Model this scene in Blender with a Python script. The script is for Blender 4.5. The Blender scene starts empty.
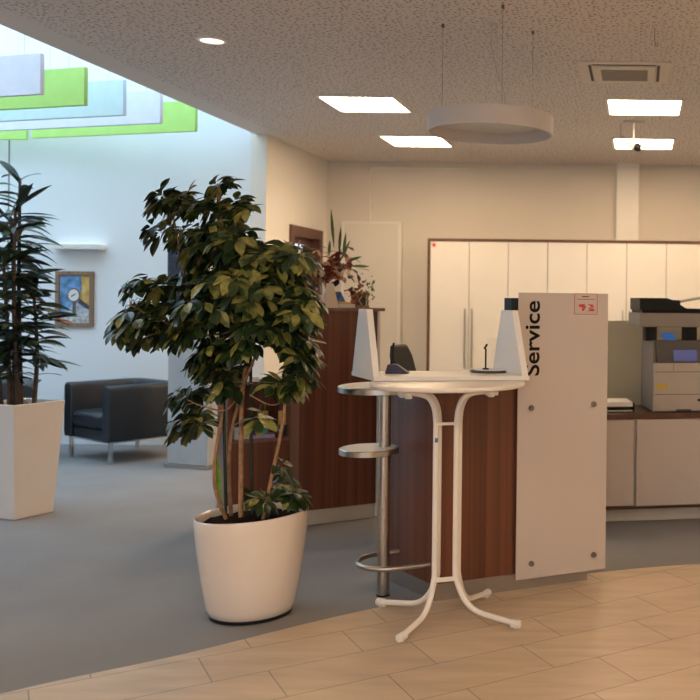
import bpy, bmesh, math, random
from mathutils import Vector, Matrix
R = math.radians
col = bpy.context.scene.collection
random.seed(7)
HC, F, CX, CY, RO = 1.52, 950.0, 640.0, 300.0, 0.011

# ---- measuring helpers (plan measurements of the place) -------------------
def lv(x, y):
    dx, dy = x-CX, y-CY
    return dx+RO*dy, dy-RO*dx
def at_z(x, y, z):
    a, b = lv(x, y); D = F*(HC-z)/b
    return Vector((a/F*D, D, z))
def at_d(x, y, D):
    a, b = lv(x, y)
    return Vector((a/F*D, D, HC-b/F*D))

# ---- materials ------------------------------------------------------------
def new_mat(name):
    m = bpy.data.materials.new(name); m.use_nodes = True
    nt = m.node_tree
    return m, nt, nt.nodes['Principled BSDF']
def N(nt, t, **kw):
    n = nt.nodes.new(t)
    for k, v in kw.items():
        if k in n.inputs: n.inputs[k].default_value = v
        else: setattr(n, k, v)
    return n
def rgb(c): return (c[0], c[1], c[2], 1)
def mat(name, c, rough=.5, metal=0, noise=.04, scale=8, bump=0, bscale=200, spec=None, emit=None, coat=0, trans=0, alpha=1):
    m, nt, p = new_mat(name)
    tc = N(nt, 'ShaderNodeTexCoord')
    nz = N(nt, 'ShaderNodeTexNoise'); nz.inputs['Scale'].default_value = scale; nz.inputs['Detail'].default_value = 4
    nt.links.new(tc.outputs['Object'], nz.inputs['Vector'])
    rp = N(nt, 'ShaderNodeValToRGB')
    rp.color_ramp.elements[0].position = .3; rp.color_ramp.elements[1].position = .7
    rp.color_ramp.elements[0].color = rgb([x*(1-noise) for x in c]); rp.color_ramp.elements[1].color = rgb([min(1, x*(1+noise)) for x in c])
    nt.links.new(nz.outputs['Fac'], rp.inputs['Fac']); nt.links.new(rp.outputs['Color'], p.inputs['Base Color'])
    p.inputs['Roughness'].default_value = rough; p.inputs['Metallic'].default_value = metal
    if spec is not None: p.inputs['Specular IOR Level'].default_value = spec
    if coat: p.inputs['Coat Weight'].default_value = coat; p.inputs['Coat Roughness'].default_value = .08
    if trans: p.inputs['Transmission Weight'].default_value = trans
    if alpha < 1: p.inputs['Alpha'].default_value = alpha
    if bump:
        n2 = N(nt, 'ShaderNodeTexNoise'); n2.inputs['Scale'].default_value = bscale; nt.links.new(tc.outputs['Object'], n2.inputs['Vector'])
        b = N(nt, 'ShaderNodeBump'); b.inputs['Strength'].default_value = bump; b.inputs['Distance'].default_value = .004
        nt.links.new(n2.outputs['Fac'], b.inputs['Height']); nt.links.new(b.outputs['Normal'], p.inputs['Normal'])
    if emit:
        p.inputs['Emission Color'].default_value = rgb(emit[0]); p.inputs['Emission Strength'].default_value = emit[1]
    return m
def wood(name, c1, c2, rough=.35, zscale=.25, xs=26):
    m, nt, p = new_mat(name)
    tc = N(nt, 'ShaderNodeTexCoord'); mp = N(nt, 'ShaderNodeMapping'); mp.inputs['Scale'].default_value = (xs, xs, zscale)
    nt.links.new(tc.outputs['Object'], mp.inputs['Vector'])
    nz = N(nt, 'ShaderNodeTexNoise'); nz.inputs['Scale'].default_value = 1.0; nz.inputs['Detail'].default_value = 6; nz.inputs['Distortion'].default_value = .4
    nt.links.new(mp.outputs['Vector'], nz.inputs['Vector'])
    rp = N(nt, 'ShaderNodeValToRGB'); rp.color_ramp.elements[0].position = .3; rp.color_ramp.elements[1].position = .72
    rp.color_ramp.elements[0].color = rgb(c1); rp.color_ramp.elements[1].color = rgb(c2)
    nt.links.new(nz.outputs['Fac'], rp.inputs['Fac']); nt.links.new(rp.outputs['Color'], p.inputs['Base Color'])
    p.inputs['Roughness'].default_value = rough
    return m

M = {}
M['wall'] = mat('wall_paint', (.80, .77, .72), .75, noise=.015, scale=2, bump=.05, bscale=300)
M['wall_back'] = mat('back_wall_paint', (.70, .64, .56), .75, noise=.015, scale=2)
M['wall_cool'] = mat('atrium_paint', (.80, .84, .88), .8, noise=.01, scale=1)
M['white_lacquer'] = mat('white_lacquer', (.82, .79, .75), .28, noise=.01)
M['cab_white'] = mat('cabinet_white', (.76, .72, .66), .3, noise=.01)
M['door_beige'] = mat('door_beige', (.72, .67, .58), .45, noise=.01)
M['shadow_gap'] = mat('dark_gap', (.05, .04, .035), .7)
M['walnut'] = wood('walnut', (.085, .026, .014), (.20, .068, .034), .33)
M['walnut_dark'] = wood('walnut_dark', (.07, .025, .015), (.13, .05, .03), .3)
M['walnut_edge'] = wood('walnut_edge', (.16, .08, .055), (.24, .13, .09), .4)
M['brown_trim'] = wood('brown_trim', (.10, .045, .02), (.17, .08, .04), .45)
M['door_brown'] = wood('door_brown', (.09, .035, .018), (.14, .055, .03), .4)
M['steel'] = mat('brushed_steel', (.50, .47, .44), .3, 1, noise=.06, scale=60)
M['bolt'] = mat('bolt_steel', (.20, .17, .15), .45, .6)
M['chrome'] = mat('chrome', (.7, .7, .7), .15, 1)
M['plinth'] = mat('plinth_metal', (.36, .33, .30), .4, .7)
M['plinth_light'] = mat('plinth_light', (.62, .58, .53), .35, .2)
M['panel_glass'] = mat('painted_glass', (.55, .485, .45), .16, noise=.01, coat=.5)
M['black_ink'] = mat('black_lettering', (.010, .009, .010), .7, spec=.1)
M['black_plastic'] = mat('black_plastic', (.012, .012, .013), .45, spec=.2)
M['dark_grey'] = mat('dark_grey_plastic', (.07, .065, .06), .45)
M['grey_plastic'] = mat('grey_plastic', (.27, .24, .21), .45)
M['beige_plastic'] = mat('beige_plastic', (.46, .41, .36), .45)
M['white_powder'] = mat('white_powder_coat', (.84, .80, .76), .3, noise=.01, coat=.3)
M['table_white'] = mat('table_laminate', (.83, .78, .72), .35, noise=.02)
M['pot_white'] = mat('pot_glaze', (.82, .73, .66), .16, noise=.01, coat=.6)
M['planter_white'] = mat('planter_gloss', (.78, .71, .65), .2, noise=.01, coat=.5)
M['soil'] = mat('soil', (.022, .014, .010), 1.0, spec=.02, noise=.5, scale=60, bump=1, bscale=90)
M['bark'] = mat('bark', (.34, .19, .10), .75, noise=.35, scale=30, bump=.5, bscale=80)
M['stake'] = mat('green_stake', (.015, .03, .015), .5)
M['leather'] = mat('blue_black_leather', (.014, .019, .026), .45, noise=.15, scale=6, bump=.25, bscale=150)
M['navy'] = mat('navy_plastic', (.018, .02, .07), .4)
M['cream_card'] = mat('cream_card', (.72, .62, .50), .6)
M['paper'] = mat('paper', (.80, .77, .74), .7)
M['pink_paper'] = mat('pink_paper', (.75, .60, .60), .7)
M['blue_print'] = mat('blue_print', (.10, .22, .55), .4, noise=.7, scale=22)
M['yellow_print'] = mat('yellow_print', (.80, .50, .16), .6)
M['red_print'] = mat('red_print', (.60, .05, .04), .6)
M['lilac_print'] = mat('lilac_print', (.36, .28, .55), .5, noise=.2, scale=20)
M['green_print'] = mat('green_print', (.10, .30, .22), .5, noise=.3, scale=20)
M['lime'] = mat('lime_felt', (.48, .78, .20), .8)
M['pale_blue'] = mat('pale_blue_panel', (.68, .82, .93), .8)
M['lilac_white'] = mat('lilac_white_panel', (.78, .79, .86), .8)
M['picture_wood'] = wood('picture_wood', (.20, .12, .07), (.32, .20, .12), .5)
M['red_leaf'] = mat('red_leaf', (.20, .035, .02), .6, noise=.8, scale=14)
M['orange_leaf'] = mat('orange_leaf', (.36, .10, .03), .6, noise=.6, scale=14)
M['cream_petal'] = mat('cream_petal', (.75, .52, .36), .6)
M['spike_leaf'] = mat('spike_leaf', (.07, .13, .03), .5, noise=.5, scale=9)
M['wicker'] = mat('wicker', (.30, .15, .08), .7, noise=.5, scale=40, bump=.8, bscale=60)
M['stone_grey'] = mat('stele_grey', (.42, .43, .44), .5, noise=.06, scale=5)
M['vent_grey'] = mat('vent_grille', (.34, .29, .24), .6)
M['ac_white'] = mat('unit_white', (.70, .62, .53), .5)
M['ring_white'] = mat('ring_white', (.58, .54, .52), .6, noise=.01)
M['diffuser'] = mat('opal_diffuser', (.78, .76, .74), .5, noise=.01)
M['screen'] = mat('dark_screen', (.012, .016, .035), .2)
M['lit_screen'] = mat('lit_screen', (.03, .04, .12), .3, emit=((.12, .14, .42), .3))
M['lit_screen2'] = mat('lit_screen_blue', (.03, .06, .16), .3, emit=((.05, .18, .5), .4))
M['lamp'] = mat('panel_light', (.9, .85, .75), .5, emit=((1, .72, .45), 28))
M['down'] = mat('downlight_lens', (.9, .85, .8), .5, emit=((1, .82, .68), 2.2))
M['painted_daylight'] = mat('painted_daylight', (.4, .55, .75), .1, emit=((.55, .8, 1), 1.1))  # emission stands in for daylight on the brown door's pane
M['rope'] = mat('wire', (.12, .10, .09), .5)
M['cable_white'] = mat('white_cable', (.45, .42, .40), .5)

def leaf_mat(name, dark, mid, light, pos=(.35, .62, .80), rough=.38):
    m, nt, p = new_mat(name)
    g = N(nt, 'ShaderNodeNewGeometry'); tc = N(nt, 'ShaderNodeTexCoord')
    nz = N(nt, 'ShaderNodeTexNoise'); nz.inputs['Scale'].default_value = 22; nz.inputs['Detail'].default_value = 3
    nt.links.new(tc.outputs['Object'], nz.inputs['Vector'])
    mx = N(nt, 'ShaderNodeMath', operation='MULTIPLY'); mx.inputs[1].default_value = .55
    nt.links.new(g.outputs['Random Per Island'], mx.inputs[0])
    m2 = N(nt, 'ShaderNodeMath', operation='MULTIPLY'); m2.inputs[1].default_value = .6
    nt.links.new(nz.outputs['Fac'], m2.inputs[0])
    ad = N(nt, 'ShaderNodeMath', operation='ADD'); nt.links.new(mx.outputs[0], ad.inputs[0]); nt.links.new(m2.outputs[0], ad.inputs[1])
    rp = N(nt, 'ShaderNodeValToRGB'); e = rp.color_ramp.elements
    e[0].position = pos[0]; e[0].color = rgb(dark); e[1].position = pos[2]; e[1].color = rgb(light)
    k = e.new(pos[1]); k.color = rgb(mid)
    nt.links.new(ad.outputs[0], rp.inputs['Fac']); nt.links.new(rp.outputs['Color'], p.inputs['Base Color'])
    p.inputs['Roughness'].default_value = rough
    return m
M['leaf'] = leaf_mat('umbrella_leaf', (.010, .026, .008), (.026, .052, .013), (.32, .30, .08), (.34, .61, .84))
M['palm_leaf'] = leaf_mat('palm_leaf', (.008, .018, .010), (.016, .034, .016), (.05, .085, .03))
M['small_leaf'] = leaf_mat('small_leaf', (.05, .09, .02), (.10, .16, .05), (.28, .32, .12))

def ceiling_mat():
    m, nt, p = new_mat('perforated_ceiling')
    tc = N(nt, 'ShaderNodeTexCoord')
    mp = N(nt, 'ShaderNodeMapping'); mp.inputs['Scale'].default_value = (1, 1, 1)
    nt.links.new(tc.outputs['Object'], mp.inputs['Vector'])
    v = N(nt, 'ShaderNodeTexVoronoi'); v.inputs['Scale'].default_value = 30
    v.voronoi_dimensions = '2D'; v.inputs['Randomness'].default_value = .9
    nt.links.new(mp.outputs['Vector'], v.inputs['Vector'])
    # hole radius varies hole to hole
    sep = N(nt, 'ShaderNodeSeparateColor'); nt.links.new(v.outputs['Color'], sep.inputs[0])
    mr = N(nt, 'ShaderNodeMapRange'); mr.inputs['To Min'].default_value = .12; mr.inputs['To Max'].default_value = .30
    nt.links.new(sep.outputs[0], mr.inputs['Value'])
    lt = N(nt, 'ShaderNodeMath', operation='LESS_THAN'); nt.links.new(v.outputs['Distance'], lt.inputs[0]); nt.links.new(mr.outputs[0], lt.inputs[1])
    sp = N(nt, 'ShaderNodeSeparateXYZ'); nt.links.new(tc.outputs['Object'], sp.inputs[0])
    gt = N(nt, 'ShaderNodeMath', operation='GREATER_THAN'); gt.inputs[1].default_value = -3.66
    nt.links.new(sp.outputs[0], gt.inputs[0])
    an = N(nt, 'ShaderNodeMath', operation='MULTIPLY'); nt.links.new(lt.outputs[0], an.inputs[0]); nt.links.new(gt.outputs[0], an.inputs[1])
    mx = N(nt, 'ShaderNodeMix', data_type='RGBA'); mx.inputs[6].default_value = (.72, .67, .64, 1); mx.inputs[7].default_value = (.36, .30, .28, 1)
    nt.links.new(an.outputs[0], mx.inputs[0]); nt.links.new(mx.outputs[2], p.inputs['Base Color'])
    p.inputs['Roughness'].default_value = .85
    return m
M['ceiling'] = ceiling_mat()

TA = R(34.5)
def tile_mat():
    m, nt, p = new_mat('beige_floor_tile')
    tc = N(nt, 'ShaderNodeTexCoord')
    mp = N(nt, 'ShaderNodeMapping', vector_type='POINT'); mp.inputs['Rotation'].default_value = (0, 0, -TA); mp.inputs['Location'].default_value = (TILE_A, TILE_B, 0)
    nt.links.new(tc.outputs['Object'], mp.inputs['Vector'])
    b = N(nt, 'ShaderNodeTexBrick'); b.offset = .65; b.offset_frequency = 2; b.squash = 1
    b.inputs['Color1'].default_value = (.52, .40, .285, 1); b.inputs['Color2'].default_value = (.57, .445, .32, 1); b.inputs['Mortar'].default_value = (.27, .20, .15, 1)
    b.inputs['Scale'].default_value = 1; b.inputs['Mortar Size'].default_value = .003; b.inputs['Mortar Smooth'].default_value = .3
    b.inputs['Brick Width'].default_value = .6; b.inputs['Row Height'].default_value = .3
    nt.links.new(mp.outputs['Vector'], b.inputs['Vector'])
    nz = N(nt, 'ShaderNodeTexNoise'); nz.inputs['Scale'].default_value = 5; nz.inputs['Detail'].default_value = 5
    mp2 = N(nt, 'ShaderNodeMapping'); mp2.inputs['Rotation'].default_value = (0, 0, -TA); mp2.inputs['Scale'].default_value = (.6, 3, 1)
    nt.links.new(tc.outputs['Object'], mp2.inputs['Vector']); nt.links.new(mp2.outputs['Vector'], nz.inputs['Vector'])
    mr = N(nt, 'ShaderNodeMapRange'); mr.inputs['From Min'].default_value = .3; mr.inputs['From Max'].default_value = .7; mr.inputs['To Min'].default_value = .88; mr.inputs['To Max'].default_value = 1.1
    nt.links.new(nz.outputs['Fac'], mr.inputs['Value'])
    mx = N(nt, 'ShaderNodeMix', data_type='RGBA', blend_type='MULTIPLY'); mx.inputs[0].default_value = 1
    nt.links.new(b.outputs['Color'], mx.inputs[6]); nt.links.new(mr.outputs[0], mx.inputs[7])
    nt.links.new(mx.outputs[2], p.inputs['Base Color'])
    p.inputs['Roughness'].default_value = .42
    return m
TILE_A, TILE_B = -.143, -.12
M['tile'] = tile_mat()
M['carpet'] = mat('grey_carpet', (.275, .272, .275), .95, noise=.06, scale=2.2, bump=.6, bscale=400, spec=.1)

def thin_glass(name, tint, rough, tr):
    m = bpy.data.materials.new(name); m.use_nodes = True; nt = m.node_tree; nt.nodes.clear()
    o = N(nt, 'ShaderNodeOutputMaterial'); a = N(nt, 'ShaderNodeBsdfTransparent'); a.inputs[0].default_value = rgb(tint)
    g = N(nt, 'ShaderNodeBsdfGlossy'); g.inputs['Roughness'].default_value = rough
    x = N(nt, 'ShaderNodeMixShader'); x.inputs[0].default_value = 1-tr
    nt.links.new(a.outputs[0], x.inputs[1]); nt.links.new(g.outputs[0], x.inputs[2]); nt.links.new(x.outputs[0], o.inputs[0])
    return m
M['sky_glass'] = thin_glass('skylight_glass', (.95, .98, 1), .02, .94)
M['clear'] = thin_glass('clear_acrylic', (.97, .98, .98), .05, .95)
M['frosted'] = mat('frosted_glass', (.62, .60, .47), .35, noise=.02)

# ---- mesh helpers -----------------------------------------------------------
def BM(): return bmesh.new()
class Fr:                                   # plan frame: origin and heading
    def __init__(s, x, y, ang): s.o = Vector((x, y, 0)); s.u = Vector((math.cos(ang), math.sin(ang), 0)); s.v = Vector((-math.sin(ang), math.cos(ang), 0)); s.ang = ang
    def p(s, a, b, z=0): return s.o+s.u*a+s.v*b+Vector((0, 0, z))
W = Fr(0, 0, 0)
def hexa(bm, b4, t4):
    vs = [bm.verts.new(p) for p in list(b4)+list(t4)]
    fs = [(3, 2, 1, 0), (4, 5, 6, 7), (0, 1, 5, 4), (1, 2, 6, 5), (2, 3, 7, 6), (3, 0, 4, 7)]
    for f in fs: bm.faces.new([vs[i] for i in f])
def box(bm, a0, a1, b0, b1, z0, z1, f=W):
    hexa(bm, [f.p(a0, b0, z0), f.p(a1, b0, z0), f.p(a1, b1, z0), f.p(a0, b1, z0)], [f.p(a0, b0, z1), f.p(a1, b0, z1), f.p(a1, b1, z1), f.p(a0, b1, z1)])
def prism(bm, lo, hi):                     # two matching rings
    a = [bm.verts.new(p) for p in lo]; b = [bm.verts.new(p) for p in hi]; n = len(a)
    bm.faces.new(a[::-1]); bm.faces.new(b)
    for i in range(n): bm.faces.new([a[i], a[(i+1) % n], b[(i+1) % n], b[i]])
def tube(bm, pts, r, seg=12, closed=False, caps=True):
    pts = [Vector(p) for p in pts]; n = len(pts); rings = []
    rr = r if isinstance(r, (list, tuple)) else [r]*n
    prev = None
    for i, p in enumerate(pts):
        if closed: d = pts[(i+1) % n]-pts[i-1]
        else: d = pts[min(i+1, n-1)]-pts[max(i-1, 0)]
        d.normalize()
        if prev is None:
            s = d.cross(Vector((0, 0, 1)))
            if s.length < .05: s = d.cross(Vector((1, 0, 0)))
        else: s = prev-d*prev.dot(d)
        s.normalize(); prev = s; t = d.cross(s)
        rings.append([bm.verts.new(p+(s*math.cos(2*math.pi*k/seg)+t*math.sin(2*math.pi*k/seg))*rr[i]) for k in range(seg)])
    m = n if closed else n-1
    for i in range(m):
        A, B = rings[i], rings[(i+1) % n]
        for k in range(seg): bm.faces.new([A[k], A[(k+1) % seg], B[(k+1) % seg], B[k]])
    if caps and not closed: bm.faces.new(rings[0][::-1]); bm.faces.new(rings[-1])
def lathe(bm, prof, c=(0, 0, 0), seg=48, tilt=None, close=True, sc=1):
    c = Vector(c); rings = []
    for r, z in prof:
        if r < 1e-6: rings.append([bm.verts.new(c+Vector((0, 0, z)))]); continue
        ring = []
        for k in range(seg):
            a = 2*math.pi*k/seg; x, y = r*math.cos(a), r*math.sin(a)
            zz = z+(tilt(x, y, z) if tilt else 0)
            ring.append(bm.verts.new(c+Vector((x, y, zz))))
        rings.append(ring)
    for A, B in zip(rings, rings[1:]):
        for k in range(seg):
            k2 = (k+1) % seg
            if len(A) == 1 and len(B) == 1: continue
            if len(A) == 1: bm.faces.new([A[0], B[k2], B[k]])
            elif len(B) == 1: bm.faces.new([A[k], A[k2], B[0]])
            else: bm.faces.new([A[k], A[k2], B[k2], B[k]])
def smooth_path(pts, n=8):
    pts = [Vector(p) for p in pts]; out = []
    for i in range(len(pts)-1):
        p0 = pts[max(i-1, 0)]; p1 = pts[i]; p2 = pts[i+1]; p3 = pts[min(i+2, len(pts)-1)]
        for k in range(n):
            t = k/n
            out.append(.5*((2*p1)+(p2-p0)*t+(2*p0-5*p1+4*p2-p3)*t*t+(3*p1-p0-3*p2+p3)*t**3))
    out.append(pts[-1]); return out
def blob(bm, c, r, sub=2, sc=(1, 1, 1), jit=0):
    g = bmesh.ops.create_icosphere(bm, subdivisions=sub, radius=r)
    for v in g['verts']:
        j = 1+random.uniform(-jit, jit)
        v.co = Vector((v.co.x*sc[0]*j, v.co.y*sc[1]*j, v.co.z*sc[2]*j))+Vector(c)
def wloc(o):
    v = Vector((0, 0, 0))
    while o: v += o.location; o = o.parent
    return v
def obj(name, bm, m, parent=None, smooth=False, bev=0, label=None, kind=None, local=False):
    me = bpy.data.meshes.new(name)
    bmesh.ops.recalc_face_normals(bm, faces=bm.faces[:])
    off = wloc(parent) if (parent and not local) else Vector((0, 0, 0))
    for v in bm.verts: v.co -= off
    bm.to_mesh(me); bm.free()
    if smooth:
        me.polygons.foreach_set('use_smooth', [True]*len(me.polygons))
    me.materials.append(m)
    o = bpy.data.objects.new(name, me); col.objects.link(o)
    if parent: o.parent = parent
    if smooth:
        me.set_sharp_from_angle(angle=R(40))
    if bev:
        b = o.modifiers.new('bevel', 'BEVEL'); b.width = bev; b.segments = 2; b.limit_method = 'ANGLE'
    if label: o['label'] = label
    if kind: o['kind'] = kind
    return o
def thing(name, label, cat, loc=(0, 0, 0), group=None):
    o = bpy.data.objects.new(name, None); col.objects.link(o); o.location = loc; o.empty_display_size = .1
    o['label'] = label; o['category'] = cat
    if group: o['group'] = group
    return o
def tag(o, label, cat, group=None):
    o['label'] = label; o['category'] = cat
    if group: o['group'] = group
    # move the origin of a single-mesh thing to its base
    if o.type == 'MESH' and o.location.length == 0:
        vs = [v.co for v in o.data.vertices]
        c = Vector(((min(v.x for v in vs)+max(v.x for v in vs))/2, (min(v.y for v in vs)+max(v.y for v in vs))/2, min(v.z for v in vs)))
        for v in o.data.vertices: v.co -= c
        o.location = c
    return o
def copy_tree(o, parent=None, label=None):
    c = o.copy(); col.objects.link(c); c.parent = parent
    if label: c['label'] = label
    for ch in list(o.children): copy_tree(ch, c)
    return c
def struct(name, bm, m, parent=None, **k): return obj(name, bm, m, parent, kind='structure', **k)

H = 3.15
# ============================== THE SETTING ==================================
YB = 11.47
b = BM(); v = [b.verts.new(p) for p in [(-9, -3, -.003), (4.4, -3, -.003), (4.4, 11.7, -.003), (-9, 11.7, -.003)]]; b.faces.new(v)
struct('floor', b, M['carpet'])['label'] = 'blue-grey carpet'
edge = [(-5.6, -3, 0), (-4.9, -.6, 0), (-3.9, 1.5, 0), (-3.05, 2.86, 0), (-2.41, 3.60, 0), (-1.93, 4.01, 0), (-1.42, 4.52, 0), (-.90, 4.93, 0), (-.266, 5.27, 0), (.363, 5.49, 0), (1.3, 5.68, 0), (2.8, 5.75, 0), (4.4, 5.5, 0)]
ep = smooth_path(edge, 8)
b = BM()
base = [b.verts.new((p.x, p.y, 0)) for p in ep]
low = [b.verts.new((p.x, -3, 0)) for p in ep]
for i in range(len(ep)-1): 
    if i == 0: b.faces.new([base[0], low[1], base[1]]); continue
    b.faces.new([base[i], low[i], low[i+1], base[i+1]])
struct('floor', b, M['tile'])['label'] = 'beige rectangular floor tiles'
# ceiling (with the opening to the skylight)
b = BM()
box(b, -3.9, 4.4, -3, 11.7, H, H+.12); box(b, -9, -3.9, -3, 4.6, H, H+.12)
struct('ceiling', b, M['ceiling'])
b = BM(); box(b, -4.0, 4.4, YB, YB+.2, 0, H); struct('wall_back', b, M['wall_back'])
# return wall with a door opening
DY0, DY1, DZ = 10.30, 11.20, 2.235
b = BM()
box(b, -3.95, -3.79, 9.78, DY0, 0, H); box(b, -3.95, -3.79, DY1, YB, 0, H); box(b, -3.95, -3.79, DY0, DY1, DZ, H); box(b, -3.95, -3.79, 9.60, 9.78, 0, H)
struct('wall_left', b, M['wall'])
b = BM(); box(b, -9, -3.95, 9.60, 9.78, 0, 4.7); struct('wall_atrium', b, M['wall_cool'])
b = BM(); box(b, -9.2, -9, -3, 9.78, 0, 4.7); struct('wall_far_left', b, M['wall_cool'])
b = BM(); box(b, -3.9, -3.78, 4.6, 9.78, H+.12, 4.7); box(b, -9, -3.78, 4.48, 4.6, H+.12, 4.7); struct('wall_upstand', b, M['wall_cool'])
b = BM(); box(b, 4.4, 4.6, -3, 11.7, 0, H); struct('wall_right', b, M['wall'])
b = BM(); box(b, -9.2, -3.0, -3.2, -3, 0, H); box(b, .4, 4.6, -3.2, -3, 0, H); box(b, -3.0, .4, -3.2, -3, 0, .9); box(b, -3.0, .4, -3.2, -3, 2.75, H); struct('wall_front', b, M['wall'])
w = struct('fill_window', (lambda b: ([box(b, x-.03, x+.03, -3.14, -3.06, .9, 2.75) for x in (-2.97, -1.3, .37)], [box(b, -3, .4, -3.14, -3.06, z-.03, z+.03) for z in (.93, 2.72)], b)[2])(BM()), M['white_powder'])  # unseen window, added to let neutral fill light into the hall
w['label'] = 'unseen white framed window added behind the viewer for fill light'
b = BM(); box(b, -2.95, .35, -3.10, -3.09, .95, 2.7); obj('pane', b, M['sky_glass'], w)
# skylight
w = struct('window_1', (lambda b: ([box(b, x-.04, x+.04, 4.5, 9.78, 4.70, 4.82) for x in (-8.9, -7.6, -6.3, -5.0, -3.84)], [box(b, -9, -3.8, y-.04, y+.04, 4.70, 4.80) for y in (4.54, 6.3, 8.0, 9.7)], b)[2])(BM()), M['white_powder'])
w['label'] = 'white framed glass skylight over the lounge'
b = BM(); box(b, -9, -3.84, 4.5, 9.75, 4.84, 4.85); obj('pane', b, M['sky_glass'], w)
# brown framed door in the return wall
d = struct('door_1', (lambda b: (box(b, -3.90, -3.85, DY0+.05, DY1-.05, .01, DZ-.05), b)[1])(BM()), M['door_brown'])
d['label'] = 'dark brown door with a pane made to glow like daylight beside the back wall'
b = BM(); box(b, -3.94, -3.765, DY0-.06, DY0+.05, 0, DZ+.06); box(b, -3.94, -3.765, DY1-.05, DY1+.06, 0, DZ+.06); box(b, -3.94, -3.765, DY0+.05, DY1-.05, DZ-.05, DZ+.06)
obj('door_frame', b, M['door_brown'], d)
b = BM(); box(b, -3.85, -3.845, DY0+.12, DY0+.55, 1.75, DZ-.13); obj('pane', b, M['painted_daylight'], d)
b = BM(); tube(b, [(-3.84, DY1-.13, 1.05), (-3.80, DY1-.13, 1.05), (-3.80, DY1-.25, 1.05)], .01, 8); obj('handle', b, M['steel'], d)
# back wall pilaster, cable duct and flat white door
p1 = at_d(617, 200, YB); p2 = at_d(639, 200, YB)
b = BM(); box(b, p1.x, p2.x, YB-.16, YB, 0, H); struct('trim_1', b, M['wall'])['label'] = 'slim wall pilaster above the cabinets'
pl = at_d(346, 224, YB); pr = at_d(400, 224, YB)
d2 = struct('door_2', (lambda b: (box(b, pl.x, pr.x, YB-.07, YB-.02, .01, pl.z), b)[1])(BM()), M['door_beige'])
d2['label'] = 'flat cream door in the back wall'
b = BM(); box(b, pr.x, pr.x+.04, YB-.08, YB, 0, pl.z+.03); box(b, pl.x-.03, pl.x, YB-.08, YB, 0, pl.z+.03); box(b, pl.x, pr.x, YB-.08, YB, pl.z, pl.z+.03); obj('door_frame', b, M['wall'], d2)
cq = at_d(370, 190, YB-.02)
b = BM(); tube(b, smooth_path([(cq.x, YB-.012, pl.z+.03), (cq.x, YB-.012, H-.16), (cq.x+.03, YB-.012, H-.09), (cq.x+.12, YB-.012, H-.07), (cq.x+1.2, YB-.012, H-.07)], 5), .011, 8)
tag(obj('cable_conduit', b, M['wall'], smooth=True), 'thin cream cable conduit bending under the ceiling on back wall', 'conduit')

# ============================== CEILING THINGS ==============================
proto = thing('ceiling_light', 'x', 'ceiling light', (0, 0, H), 'square ceiling light panels')
b = BM(); 
for a in (-1, 1): box(b, a*.31-.012, a*.31+.012, -.322, .322, -.012, 0); box(b, -.322, .322, a*.31-.012, a*.31+.012, -.012, 0)
obj('frame', b, M['wall'], proto, local=True)
b = BM(); box(b, -.298, .298, -.298, .298, -.008, 0); obj('diffuser', b, M['lamp'], proto, local=True)
c1 = at_d(366, 107, 8.01); c2 = at_d(417, 143.5, 9.88); c3 = at_d(644.5, 107, 8.01); c4 = at_d(643.5, 145, 9.88)
spots = [(c1.x, 8.01, 'glowing square ceiling panel, larger of the two left of the ring lamp'),
         (c2.x, 9.88, 'glowing square ceiling panel near the back wall, just left of the ring lamp'),
         (c3.x, 8.01, 'glowing square ceiling panel just behind the air conditioning cassette'),
         (c4.x, 9.88, 'glowing square ceiling panel behind the little ceiling spotlight'),
         ]
for i, (x, y, l) in enumerate(spots):
    o = proto if i == 0 else copy_tree(proto)
    o.location = (x, y, H); o['label'] = l
extra = [(-2.4, .9), (0.1, .9), (2.4, 8.01), (2.4, 9.88), (-2.4, -1.4), (.1, -1.4), (2.5, .9), (2.5, 3.6), (-5.2, .6)]
for x, y in extra:
    o = copy_tree(proto); o.location = (x, y, H); o['label'] = 'glowing square ceiling panel outside the photo, elsewhere in the hall'
    o['group'] = 'ceiling panels out of view'

q = at_z(212, 40, H)
t = thing('downlight', 'small round recessed downlight in the ceiling beside the skylight opening', 'downlight', (q.x, q.y, H))
b = BM(); lathe(b, [(.068, -.001), (.072, -.010), (.092, -.006), (.094, 0)], (q.x, q.y, H)); obj('trim_ring', b, M['white_powder'], t, smooth=True)
b = BM(); lathe(b, [(0, -.005), (.068, -.005), (.068, 0)], (q.x, q.y, H)); obj('lens', b, M['down'], t)

# ring pendant
RX, RY, RZ, RR, RHh = -.893, 5.62, 2.490, .366, .108
t = thing('ring_pendant', 'large white drum ring lamp hanging over the service counter', 'pendant lamp', (RX, RY, RZ))
b = BM(); lathe(b, [(RR, 0), (RR, RHh), (RR-.012, RHh), (RR-.012, 0), (RR, 0)], (RX, RY, RZ), 72); obj('shade', b, M['ring_white'], t, smooth=True)
b = BM(); lathe(b, [(0, .07), (RR-.013, .07), (RR-.013, .085), (0, .085)], (RX, RY, RZ), 72); obj('diffuser', b, M['diffuser'], t, smooth=True)
for (x, y) in ((443, 24), (503, 5), (533, 31)):
    a = at_z(x, y, H)
    dv = Vector((a.x-RX, a.y-RY, 0)); dv = dv.normalized()*(RR-.03)
    b = BM(); tube(b, [(a.x, a.y, H), (a.x, a.y, H-.02)], .009, 8); tube(b, [(a.x, a.y, H-.02), (a.x, a.y, RZ+.084)], .0012, 6); obj('suspension_wire', b, M['rope'], t)
a = at_z(492.5, 20, H)
b = BM(); tube(b, smooth_path([(a.x, a.y, H-.02), (a.x-.005, a.y, H-.14), (a.x+.03, a.y+.02, H-.3), (a.x+.07, a.y+.03, H-.42), (a.x+.075, a.y+.03, RZ+.084)], 6), .0035, 6); obj('cord', b, M['cable_white'], t, smooth=True)
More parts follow.
